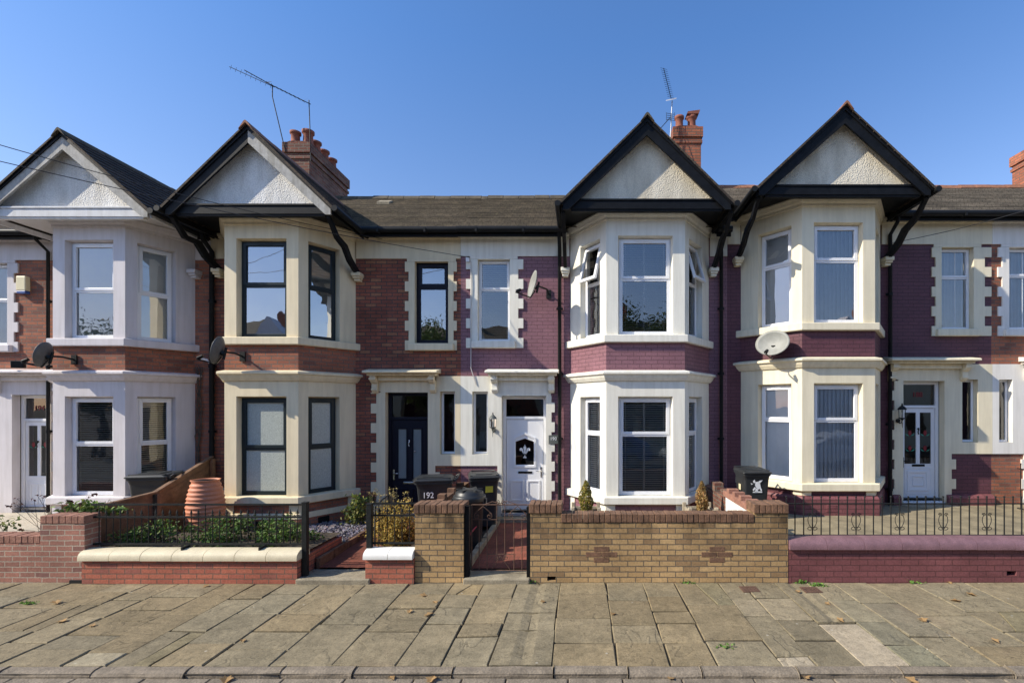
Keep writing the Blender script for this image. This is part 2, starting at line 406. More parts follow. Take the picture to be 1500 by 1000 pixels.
M['lattice'] = plain('patterned_glass', (.40,.46,.45), .3, .3, 60)
M['alarm'] = plain('cream_plastic', (.74,.66,.42), .45, .05)
M['bluep'] = plain('blue_plastic', (.05,.10,.30), .4, .05)
M['dark'] = plain('painted_hole_shade', (.006,.006,.006), .95)  # near-black colour standing in for the shade inside drain holes
M['ceramic'] = plain('pale_ceramic', (.55,.56,.52), .4, .08)
M['wire'] = plain('black_cable', (.02,.02,.022), .6, .1)
M['whitewash'] = plain('whitewashed_brick', (.80,.79,.76), .8, .12, 8, .6, streak=.15)
M['redhandle'] = plain('red_plastic', (.55,.05,.06), .4, .05)

# ------------------------------------------------------------------ text
def text_mesh(s, size, mat, parent, name, matrix, depth=.002, font_scale_x=1.0):
    cu = bpy.data.curves.new(name, 'FONT'); cu.body = s; cu.size = size; cu.align_x = 'CENTER'; cu.align_y = 'CENTER'; cu.extrude = depth
    ob = bpy.data.objects.new(name + '_curve', cu); COL.objects.link(ob)
    dg = bpy.context.evaluated_depsgraph_get(); dg.update()
    me = bpy.data.meshes.new_from_object(ob.evaluated_get(dg))
    bpy.data.objects.remove(ob); bpy.data.curves.remove(cu)
    me.transform(matrix @ Matrix.Diagonal((font_scale_x,1,1,1))); me.materials.clear(); me.materials.append(mat); me.name = name
    o = bpy.data.objects.new(name, me); COL.objects.link(o); o.parent = parent
    return o
def face_front(x, y, z, parent=None):       # text facing -Y
    off = Vector((0,0,0))
    if parent is not None:
        q = parent
        while q.parent: q = q.parent
        off = OFF.get(q.name, off)
    return Matrix.Translation(Vector((x,y,z)) - off) @ Matrix.Rotation(R(90), 4, 'X')

# ------------------------------------------------------------------ windows and doors
D, F = 10.0, 9.05
def window(root, fr, u0, u1, z0, z1, d, style, trans=None, blind=None, frame=None, pane=None, top_open=0, fw=.055, leaded=False):
    """frame mesh + pane + blind, set back at depth d (negative = into the wall)"""
    frame = frame or M['upvc']; pane = pane or M['glass']
    mb = MB(); D0, D1 = d-.07, d
    mb.obox(fr, u0, u0+fw, D0, D1, z0, z1); mb.obox(fr, u1-fw, u1, D0, D1, z0, z1)
    mb.obox(fr, u0+fw, u1-fw, D0, D1, z0, z0+fw); mb.obox(fr, u0+fw, u1-fw, D0, D1, z1-fw, z1)
    panes = []
    if trans:
        zt = z0 + (z1-z0)*trans
        mb.obox(fr, u0+fw, u1-fw, D0, D1, zt-fw*.5, zt+fw*.5)
        if top_open == 0:
            q = fw*.8; e = .014      # casement sash standing proud
            a, b, c, h = u0+fw*.45, u1-fw*.45, zt+fw*.1, z1-fw*.4
            mb.obox(fr, a, a+q, D1-.03, D1+e, c, h); mb.obox(fr, b-q, b, D1-.03, D1+e, c, h)
            mb.obox(fr, a+q, b-q, D1-.03, D1+e, c, c+q); mb.obox(fr, a+q, b-q, D1-.03, D1+e, h-q, h)
            panes.append((a+q, b-q, c+q, h-q))
            # trickle vent
            um = (u0+u1)/2; mb.obox(fr, um-.16*(u1-u0), um+.16*(u1-u0), D1+e, D1+e+.012, z1-fw*.85, z1-fw*.55)
        panes.append((u0+fw, u1-fw, z0+fw, zt-fw*.5))
    else:
        panes.append((u0+fw, u1-fw, z0+fw, z1-fw))
    w = mb.build('window', frame, root, bevel=.004)
    for (a, b, c, h) in panes:
        p = MB(); p.poly([fr.p(a,d-.02,c), fr.p(b,d-.02,c), fr.p(b,d-.02,h), fr.p(a,d-.02,h)]); p.build('pane', M['frost'] if blind == 'frost' else pane, w)
    if trans and top_open:
        # top-hung sash swung outwards
        zt = z0 + (z1-z0)*trans + fw*.3; H = z1 - fw*.5 - zt; an = R(top_open); q = fw*.85
        def P(u, v, e): # v down from hinge
            return fr.p(u, d + math.sin(an)*v + math.cos(an)*e, z1 - fw*.5 - math.cos(an)*v + math.sin(an)*e)
        sm = MB()
        def sb(ua, ub, va, vb):
            pts = [P(ua,va,-.02),P(ub,va,-.02),P(ub,vb,-.02),P(ua,vb,-.02),P(ua,va,.025),P(ub,va,.025),P(ub,vb,.025),P(ua,vb,.025)]
            sm.faces(pts, [(0,1,2,3),(7,6,5,4),(0,4,5,1),(1,5,6,2),(2,6,7,3),(3,7,4,0)])
        a, b = u0+fw*.4, u1-fw*.4
        sb(a, a+q, 0, H); sb(b-q, b, 0, H); sb(a+q, b-q, 0, q); sb(a+q, b-q, H-q, H)
        so = sm.build('sash', frame, w)
        p = MB(); p.poly([P(a+q,H-q,0),P(b-q,H-q,0),P(b-q,q,0),P(a+q,q,0)]); p.build('pane', pane, w)
    bd = d - (.05 if blind in ('vertical', 'curtain') else .075)
    a, b, c, h = u0+.01, u1-.01, z0+.02, z1-.02
    if blind in ('venetian', 'venetian_grey', 'venetian_split'):
        bm = MB(); n = int((h-c)/.042); sl = .020
        spans = [(a, b)] if blind != 'venetian_split' else [(a, (a+b)/2-.012), ((a+b)/2+.012, b)]
        for k in range(n):
            zz = c + (k+.5)*.042; j = random.uniform(-.003,.003)
            for (ua, ub) in spans:
                bm.poly([fr.p(ua,bd+sl,zz-.010+j), fr.p(ub,bd+sl,zz-.010), fr.p(ub,bd-sl,zz+.012), fr.p(ua,bd-sl,zz+.012+j)])
        if blind == 'venetian_split':
            um = (a+b)/2; bm.obox(fr, um-.02, um+.02, bd-.05, bd-.03, c, h)
        for uu in (a+.12*(b-a), b-.12*(b-a)): bm.obox(fr, uu-.004, uu+.004, bd+.021, bd+.024, c, h)
        bm.build('blind', M['blindw'] if blind != 'venetian_grey' else M['blindg'], w)
    elif blind == 'vertical':
        bm = MB(); uu = a; k = 0
        while uu < b-.02:
            ww = .085; e = random.uniform(-.005,.005)
            bm.poly([fr.p(uu,bd+.010+e,c), fr.p(min(uu+ww,b),bd-.014+e,c), fr.p(min(uu+ww,b),bd-.014,h), fr.p(uu,bd+.010,h)])
            uu += .078
        bm.build('blind', M['vblind'], w)
    elif blind == 'curtain':
        bm = MB(); n = 46; pts = []
        for k in range(n+1):
            u = a + (b-a)*k/n; pts.append((u, bd + .03*math.sin(k*1.25) + .012*math.sin(k*.5+1)))
        for (p, q) in zip(pts, pts[1:]):
            bm.poly([fr.p(p[0],p[1],c), fr.p(q[0],q[1],c), fr.p(q[0],q[1],h), fr.p(p[0],p[1],h)], smooth=True)
        bm.build('curtain', M['vblind'], w)
    elif blind == 'net':
        bm = MB(); e = d-.04
        bm.poly([fr.p(a,e,c), fr.p(b,e,c), fr.p(b,e,h), fr.p(a,e,h)])
        bm.build('net_curtain' if blind == 'net' else 'frosted_film', M[blind], w)
    if leaded:
        lm = MB(); a, b, c, h = panes[0]; e = d - .012; s = .085
        if leaded == 'diamond':
            W, H = b-a, h-c; k = -12
            def seg(p, q): lm.tube([fr.p(p[0],e,p[1]), fr.p(q[0],e,q[1])], .0035, 4, cap=False)
            o = -H
            while o < W:
                # rising line from (o,0) to (o+H,H) clipped
                x0, x1 = max(o,0), min(o+H,W)
                if x1-x0 > .01: seg((a+x0, c+x0-o), (a+x1, c+x1-o)); seg((a+x0, h-(x0-o)), (a+x1, h-(x1-o)))
                o += s*1.1
        lm.build('leading', M['lead'], w)
    return w

def tulip_leading(w, fr, u0, u1, z0, z1, d):
    lm = MB(); um = (u0+u1)/2; H = z1-z0; W = (u1-u0)*.42
    def T(pts): lm.tube([fr.p(um+x*W, d-.010, z0+z*H) for x, z in pts], .0042, 5, cap=False)
    T([(0,.03),(0,.62)])
    for s in (-1, 1):
        T([(0,.62),(s*.55,.66),(s*.75,.72),(s*.6,.82)]); T([(0,.62),(s*.3,.70),(s*.12,.80),(0,.90)]); T([(s*.6,.82),(s*.3,.74)])
        T([(s*.15,.56),(s*.35,.40),(s*.25,.22),(s*.8,.06)]); T([(s*.95,.60),(0,.56)]); T([(0,.30),(s*.6,.20),(s*.95,.10)])
        T([(s*.95,.04),(s*.95,.96)]); T([(s*.1,.48),(s*.12,.2),(s*.4,.04)])
    lm.build('leading', M['lead'], w)

FR0 = Fr((0, D), (1, D))       # main facade frame: u = x, d towards the street

def tulip_inlay(parent, x, y, z, s):
    r = MB(); pts = [(0,-.9),(.45,-.5),(.6,.1),(.35,.9),(.15,.45),(0,.95),(-.15,.45),(-.35,.9),(-.6,.1),(-.45,-.5)]
    r.poly([(x+p[0]*s*.8, y, z+p[1]*s) for p in pts]); r.build('stained_glass_flower', M['redglass'], parent)
    gm = MB()
    for k in (-1, 1):
        gm.poly([(x+k*.15*s, y-.001, z-.9*s), (x+k*.9*s, y-.001, z-.75*s), (x+k*1.5*s, y-.001, z-.1*s), (x+k*.8*s, y-.001, z-.5*s)])
    gm.build('stained_glass_leaf', M['greenglass'], parent)

def door(root, x0, x1, z0, z1, kind, number=None):
    """door set: frame, fanlight, leaf; faces the street at y = 10.14"""
    y = D + .13
    frm = M['navy'] if kind == 'navy' else M['upvc']; fw = .065
    f = MB(); ft = z0 + (z1-z0)*(.775 if kind != 'feather' else .80)
    f.box(x0, x0+fw, y, y+.08, z0, z1); f.box(x1-fw, x1, y, y+.08, z0, z1)
    f.box(x0+fw, x1-fw, y, y+.08, z1-fw, z1); f.box(x0+fw, x1-fw, y, y+.08, ft, ft+fw*.9)
    fo = f.build('door_frame', frm, root, bevel=.005)
    p = MB(); p.poly([(x0+fw,y+.04,ft+fw*.9),(x1-fw,y+.04,ft+fw*.9),(x1-fw,y+.04,z1-fw),(x0+fw,y+.04,z1-fw)])
    fan = p.build('fanlight', M['glassd'], fo)
    if number:
        text_mesh(number, .15, M['redglass'], fo, 'house_number', face_front((x0+x1)/2, y+.032, (ft+z1)/2, fo))
    # leaf
    a, b, c, h = x0+fw+.008, x1-fw-.008, z0+.03, ft-.008; W, H = b-a, h-c; yl = y+.022
    L = MB(); PN = []
    def ring(u0,u1,v0,v1,t,pr):   # raised moulding ring
        L.box(a+u0*W, a+u0*W+t, yl-pr, yl, c+v0*H, c+v1*H); L.box(a+u1*W-t, a+u1*W, yl-pr, yl, c+v0*H, c+v1*H)
        L.box(a+u0*W+t, a+u1*W-t, yl-pr, yl, c+v0*H, c+v0*H+t); L.box(a+u0*W+t, a+u1*W-t, yl-pr, yl, c+v1*H-t, c+v1*H)
    if kind == 'navy':
        holes = [(a+.17*W, a+.40*W, c+.36*H, c+.90*H), (a+.60*W, a+.83*W, c+.36*H, c+.90*H)]
        for (u0,u1) in ((.13,.44),(.56,.87)): ring(u0,u1,.34,.92,.022,.014)
        for (u0,u1) in ((.13,.44),(.56,.87)): ring(u0,u1,.06,.25,.03,.014)
    elif kind == 'feather':
        holes = [(a+.24*W, a+.76*W, c+.50*H, c+.79*H)]
        ring(.10,.47,.10,.33,.035,.014); ring(.55,.92,.10,.33,.035,.014)
        # arched moulding round the glazing
        arch = [(.20,.47),(.80,.47),(.80,.80),(.50,.86),(.20,.80)]; inn = [(.25,.495),(.75,.495),(.75,.785),(.50,.835),(.25,.785)]
        for k in range(5):
            j = (k+1) % 5
            o1, o2, i1, i2 = arch[k], arch[j], inn[k], inn[j]
            P = [(a+q[0]*W, yl-e, c+q[1]*H) for e in (0,.022) for q in (o1,o2,i2,i1)]
            L.faces(P, [(4,5,6,7),(0,1,5,4),(1,2,6,5),(2,3,7,6),(3,0,4,7)])
    else:
        holes = [(a+.10*W, a+.45*W, c+.385*H, c+.955*H), (a+.56*W, a+.90*W, c+.385*H, c+.955*H)]
        if kind == 'square':
            ring(.10,.90,.05,.34,.02,.010); ring(.18,.82,.08,.31,.05,.016); ring(.33,.68,.14,.25,.02,.016)
        else:
            ring(.10,.90,.04,.33,.02,.010); ring(.17,.48,.07,.30,.03,.014); ring(.53,.83,.07,.30,.03,.014)
    fl = Fr((0, yl), (1, yl))
    L.wall(fl, a, b, c, h, holes, rev=.02)
    if kind == 'feather':   # fill corners above arched head
        hx = holes[0]
        L.poly([(hx[0],yl-.001,hx[3]-.035*H),(hx[0],yl-.001,hx[3]+.004),((hx[0]+hx[1])/2,yl-.001,hx[3]+.004)]); L.poly([(hx[1],yl-.001,hx[3]-.035*H),((hx[0]+hx[1])/2,yl-.001,hx[3]+.004),(hx[1],yl-.001,hx[3]+.004)])
    leaf = L.build('door', frm, root, bevel=.003)
    for hx in holes:
        q = MB(); q.poly([(hx[0],yl+.018,hx[2]),(hx[1],yl+.018,hx[2]),(hx[1],yl+.018,hx[3]),(hx[0],yl+.018,hx[3])])
        q.build('pane', M['lattice'] if kind == 'navy' else M['glassd'], leaf)
        if kind == 'navy':
            lm = MB(); s = .045; ww, hh = hx[1]-hx[0], hx[3]-hx[2]; o = -hh
            while o < ww:
                q0, q1 = max(o,0), min(o+hh,ww)
                if q1-q0 > .004:
                    lm.tube([(hx[0]+q0,yl+.013,hx[2]+q0-o),(hx[0]+q1,yl+.013,hx[2]+q1-o)], .003, 4, cap=False)
                    lm.tube([(hx[0]+q0,yl+.013,hx[3]-q0+o),(hx[0]+q1,yl+.013,hx[3]-q1+o)], .003, 4, cap=False)
                o += s
            lm.build('leading', M['lead'], leaf)
        if kind in ('square', 'panel'):
            for v in ((.60, .30) if kind == 'square' else (.62,)):
                tulip_inlay(leaf, (hx[0]+hx[1])/2, yl+.012, hx[2]+(hx[3]-hx[2])*v, .072)
    if kind == 'feather':
        e = MB(); cx, cz, q = a+.5*W, c+.66*H, .075; yy = yl+.010
        def feather(pts): e.poly([(cx+px*q, yy, cz+pz*q) for px, pz in pts])
        feather([(-.28,-.7),(.28,-.7),(.22,0),(.42,.5),(.38,.95),(.15,1.25),(-.15,1.25),(-.38,.95),(-.42,.5),(-.22,0)])
        for s in (-1, 1):
            feather([(s*.34,-.7),(s*.62,-.72),(s*.9,-.1),(s*1.45,-.15),(s*1.5,.35),(s*1.25,.72),(s*.85,.72),(s*.60,.45),(s*.42,.0)])
        feather([(-.5,-.98),(.5,-.98),(.42,-.76),(-.42,-.76)])
        feather([(-.16,-1.75),(.16,-1.75),(.14,-1.4),(-.14,-1.4)]); feather([(-.48,-2.2),(.48,-2.2),(.36,-1.72),(.12,-1.86),(-.12,-1.86),(-.36,-1.72)])
        feather([(-.06,1.35),(.06,1.35),(.10,1.6),(-.10,1.6)])
        e.build('feather_emblem', M['whitepaint'], leaf)
    hm = M['steel'] if kind in ('navy','feather') else M['iron']
    hx = a+.05*W if kind in ('navy','square') else b-.05*W; sg = 1 if kind in ('navy','square') else -1
    hb = MB(); hz = c+.40*H if kind != 'feather' else c+.42*H
    hb.box(hx-.016, hx+.016, yl-.012, yl, hz-.11, hz+.11); hb.tube([(hx,yl-.012,hz+.03),(hx,yl-.05,hz+.03),(hx+sg*.11,yl-.05,hz+.03)], .010, 8)
    hb.build('handle', hm, leaf)
    lb = MB(); zz = c + {'navy':.30,'feather':.405,'square':.355,'panel':.355}[kind]*H
    lb.box(a+.32*W, a+.70*W, yl-.010, yl-.0005, zz, zz+.045); lb.box(a+.35*W, a+.67*W, yl-.014, yl-.010, zz+.010, zz+.035)
    lb.build('letterbox', {'navy':M['steel'],'feather':M['pipe'],'square':M['black'],'panel':M['upvc']}[kind], leaf, bevel=.002)
    if kind != 'feather':
        kb = MB(); kz = c+.74*H; kx = a+.5*W
        kb.tube([(kx,yl-.012,kz+.06),(kx,yl-.03,kz+.04),(kx-.015,yl-.03,kz),(kx,yl-.03,kz-.05)], [.016,.012,.010,.014], 8); kb.ball((kx,yl-.018,kz+.07),.02)
        if kind == 'navy': kb.ball((a+.66*W, yl-.02, c+.66*H), .022)
        kb.build('knocker', M['steel'] if kind == 'navy' else M['iron'], leaf)
    # threshold
    t = MB(); t.box(x0-.02, x1+.02, y-.16, y+.08, z0-.06, z0); t.build('threshold', M['alu'] if kind == 'feather' else M['upvc'], root, bevel=.006)

# ------------------------------------------------------------------ house pieces
def offset_poly(pts, o):
    """offset the bay polyline outwards (towards the street); the ends stay on the facade"""
    segs = []
    for a, b in zip(pts, pts[1:]):
        f = Fr(a, b); n = f.n
        segs.append(((a[0]+n.x*o, a[1]+n.y*o), (b[0]+n.x*o, b[1]+n.y*o)))
    def inter(s1, s2):
        (x1,y1),(x2,y2) = s1; (x3,y3),(x4,y4) = s2
        d = (x1-x2)*(y3-y4)-(y1-y2)*(x3-x4)
        a, b = x1*y2-y1*x2, x3*y4-y3*x4
        return ((a*(x3-x4)-(x1-x2)*b)/d, (a*(y3-y4)-(y1-y2)*b)/d)
    W = ((0,D),(1,D))
    return [inter(segs[0], W)] + [inter(s, t) for s, t in zip(segs, segs[1:])] + [inter(segs[-1], W)]

def ledge(mb, pts, prof):
    rings = [[(x, y, z) for (x, y) in offset_poly(pts, o)] for o, z in prof]
    for ra, rb in zip(rings, rings[1:]):
        for k in range(len(pts)-1):
            mb.poly([ra[k], ra[k+1], rb[k+1], rb[k]])
    # closed ends
    mb.poly([r[0] for r in rings]); mb.poly([r[-1] for r in rings][::-1])

def bay(root, H):
    pts = [(H['wl'],D),(H['fl'],F),(H['fr'],F),(H['wr'],D)]
    uz, lz = H['uz'], H['lz']; cm, bm = H['cream'], H['bandmat']; ze = H['ze']
    s3, c3 = 3.86+uz*.9, 3.155+lz
    body = MB(); wins = []
    for i in range(3):
        fr = Fr(pts[i], pts[i+1]); L = fr.L
        if i == 1: a, b = .225, L-.225
        elif i == 0: a, b = .30*L, .84*L
        else: a, b = .16*L, .70*L
        hu = (a, b, s3, 5.73+uz); hl = (a, b, .80+lz, 2.69+lz)
        body.wall(fr, 0, L, s3, ze-.01, [hu], rev=.12, splay=.025)
        body.wall(fr, 0, L, .80+lz, 2.99+lz, [hl], rev=.12, splay=.025)
        wins += [(i, fr, a+.026, b-.026, s3+.005, 5.70+uz, 'u'), (i, fr, a+.026, b-.026, .805+lz, 2.66+lz, 'l')]
    bo = body.build('bay', cm, root)
    l = MB()
    ledge(l, pts, [(0,s3+.002),(.07,s3-.012),(.078,s3-.02),(.078,s3-.14),(.065,s3-.155),(0,s3-.155)])
    l.build('sill', cm, bo); l = MB()
    ledge(l, pts, [(0,.802+lz),(.075,.79+lz),(.082,.78+lz),(.082,.665+lz),(.065,.65+lz),(0,.65+lz)])
    l.build('sill', cm, bo)
    l = MB()
    ledge(l, pts, [(0,c3+.03),(.115,c3),(.125,c3-.01),(.125,c3-.045),(.09,c3-.06),(.07,c3-.11),(.05,c3-.14),(.03,c3-.17),(0,c3-.175)])
    l.build('cornice', cm, bo); l = MB()
    ledge(l, pts, [(0,ze-.18),(.018,ze-.175),(.022,ze-.13),(.05,ze-.10),(.075,ze-.04),(.085,ze-.03),(.085,ze-.004),(0,ze-.003)])
    l.build('cornice', cm, bo)
    bk = MB()
    for i in range(3):
        fr = Fr(pts[i], pts[i+1])
        bk.wall(fr, 0, fr.L, c3, s3-.15)
    bk.build('brick_band', bm, bo)
    bk = MB()
    for i in range(3):
        fr = Fr(pts[i], pts[i+1]); bk.wall(fr, 0, fr.L, H['gz']-.2, .66+lz, d=-.01)
    bk.build('bay_base', bm, bo)
    for i in range(3):
        fr = Fr(pts[i], pts[i+1])
        for (a, b) in ((0.0,.17),(fr.L-.17,fr.L)):
            pl = MB(); pl.obox(fr, a, b, -.03, .012, H['gz']+ (.2 if H['name']=='192' else .1), .651+lz); pl.build('pier', cm, bo)
    if H['name'] in ('192','188'):
        b2 = MB(); b3 = MB()
        if H['name']=='192':
            ledge(b2, pts, [(0,.475),(.04,.465),(.045,.37),(0,.365)]); b2.build('plinth_band', cm, bo)
            ledge(b3, pts, [(0,.366),(.035,.366),(.035,-.1),(0,-.1)]); b3.build('plinth', bm, bo)
        else:
            ledge(b3, pts, [(0,.82),(.05,.80),(.075,.76),(.075,.2),(0,.2)]); b3.build('plinth', M['gplum'], bo)
        fr = Fr(pts[1], pts[2]); e = .036 if H['name']=='192' else .076
        zz = .20 if H['name']=='192' else .52
        for (fq, ua) in (((fr, .62 if H['name']=='192' else .42),) + (((Fr(pts[2], pts[3]), .35),) if H['name']=='192' else ())):
            v = MB(); v.obox(fq, ua, ua+.22, e-.03, e+.006, zz, zz+.14)
            for k in range(4): v.obox(fq, ua+.015, ua+.205, e+.006, e+.012, zz+.015+k*.032, zz+.030+k*.032)
            v.build('air_brick', M['pipe'] if H['name']=='192' else M['gplum'], bo)
    for (i, fr, a, b, z0, z1, lv) in wins:
        st = H['win_'+lv]; topo = H.get('open', {}).get((i, lv), 0)
        window(root, fr, a, b, z0, z1, -.11, 'bay', trans=st['t'], blind=st['b'], frame=H['frame'], pane=st.get('p'), top_open=topo, fw=st.get('fw',.068))

def roof_slope(mb, x0, x1, y0, z0, y1, z1, dy=.11, th=.022):
    n = int(round((y1-y0)/dy)); s = (z1-z0)/(y1-y0)
    for k in range(n):
        ya, yb = y0+k*dy, y0+(k+1)*dy; za, zb = z0+s*k*dy, z0+s*(k+1)*dy
        q = random.uniform(-.004,.004); mb.poly([(x0,ya,za+th+q),(x1,ya,za+th-q),(x1,yb,zb),(x0,yb,zb)])
        mb.poly([(x0,ya,za),(x1,ya,za),(x1,ya,za+th),(x0,ya,za+th)])

def gable(root, H):
    c, h, zr, ze = H['gc'], H['gh'], H['zr'], H['ze']
    Y0 = 8.62; slope = .634; zm0 = H['eave']
    ym = 9.70 + (zr-zm0)/slope
    # tiled slopes, courses parallel to the ridge
    rf = MB(); n = 13; th = .030
    for sd in (-1, 1):
        for k in range(n):
            t0, t1 = k/n, (k+1)/n
            xa, za = c+sd*(h+.06)*(1-t0), ze-.03+(zr+.05-ze)*t0
            xb, zb = c+sd*(h+.06)*(1-t1), ze-.03+(zr+.05-ze)*t1
            ya, yb = 9.70+(za-zm0)/slope+.25, 9.70+(zb-zm0)/slope+.25
            P = [(xa,Y0,za+th),(xa,ya,za+th),(xb,yb,zb),(xb,Y0,zb)]
            if sd < 0: P = P[::-1]
            rf.poly(P)
            rf.poly([(xa,Y0,za-.02),(xa,ya,za-.02),(xa,ya,za+th),(xa,Y0,za+th)])
        # verge edge: slab thickness at the front
        rf.poly([(c+sd*(h+.06),Y0,ze-.03-.03),(c,Y0,zr+.05-.035),(c,Y0,zr+.05),(c+sd*(h+.06),Y0,ze-.03+th)])
    ro = rf.build('gable_roof', H['gtile'], root)
    rd = MB(); yy = Y0-.03
    while yy < ym:
        y2 = min(yy+.40, ym+.2)
        j = random.uniform(-.006,.006)
        rd.prism_y([(c-.125,zr-.085+j),(c-.03,zr+.055+j),(c,zr+.075+j),(c+.03,zr+.055+j),(c+.125,zr-.085+j),(c,zr+.03+j)], yy, y2-.010); yy = y2
    rd.build('ridge_tiles', H['gridge'], ro)
    # barge boards
    for sd, mt in ((-1, H['barge'][0]), (1, H['barge'][1])):
        b = MB(); o = .005
        xe = c+sd*h; w = H.get('bw', .265)
        poly = [(c, zr), (xe, ze), (xe, ze-.13), (xe-sd*.10, ze-.13), (c, zr-w*1.1)]
        if sd < 0: poly = poly[::-1]
        b.prism_y(poly, 8.665, 8.705)
        bo = b.build('barge_board', mt, ro)
        tr = MB(); poly = [(c, zr+.03), (xe+sd*.03, ze+.0), (xe+sd*.03, ze-.06), (c, zr-.06)]
        if sd < 0: poly = poly[::-1]
        tr.prism_y(poly, 8.645, 8.664); tr.build('barge_trim', M['black'], ro)
        # underside of the verge
        u = MB(); q = .03
        P = [(xe,8.705,ze-q),(c,8.705,zr-q),(c,8.88,zr-q),(xe,8.88,ze-q)]
        u.poly(P); u.build('verge_soffit', H['verge'], ro)
    # pediment
    p = MB(); p.poly([(c-h+.02,8.85,ze-.02),(c+h-.02,8.85,ze-.02),(c,8.85,zr-.03)]); p.build('pediment', H['peb'], root)
    # tie beam with moulding
    t = MB(); t.box(c-h+.12, c+h-.12, 8.725, 8.83, ze-.10, ze+.05); t.box(c-h+.10, c+h-.10, 8.708, 8.83, ze+.05, ze+.085); t.box(c-h+.14, c+h-.14, 8.74, 8.83, ze-.135, ze-.10)
    t.build('tie_beam', H['tie'], root, bevel=.006)
    s = MB(); s.box(c-h+.02, c+h-.02, 8.80, 9.99, ze, ze+.02); s.build('soffit', H['soffit'], root)
    # gutters running back along both eaves
    for sd in (-1, 1):
        gt = MB(); xx = c+sd*(h+.10)
        gt.tube([(xx,8.60,ze-.04),(xx,9.95,ze-.075)], .055, 10); gt.build('gutter', M['pipe'], root)
        fb = MB(); fb.box(min(c+sd*h, c+sd*(h+.03)), max(c+sd*h, c+sd*(h+.03)), 8.71, 9.97, ze-.13, ze-.035); fb.build('fascia', H['tie'], root)
    # timber brackets and corbels
    for (x, zc, real) in H['brackets']:
        if real:
            k = MB(); zt = ze-.14
            up = [(9.96,zc+.02),(9.80,zc+.10),(9.60,zc+.22),(9.42,zc+.40),(9.10,zt-.22),(8.86,zt-.02)]
            lo = [(8.76,zt-.02),(9.02,zt-.30),(9.30,zc+.30),(9.50,zc+.10),(9.72,zc-.01),(9.96,zc-.10)]
            k.prism_x(up+[(8.76,zt+.03)]+lo, x-.036, x+.036); k.build('bracket', M['black'], root, bevel=.008)
        cb = MB(); cb.box(x-.075, x+.075, 9.83, 10.02, zc-.14, zc-.10+.0); cb.box(x-.09, x+.09, 9.80, 10.02, zc-.10, zc-.02); cb.box(x-.06, x+.06, 9.87, 10.02, zc-.19, zc-.14)
        cb.build('corbel', H['cream'], root, bevel=.012)

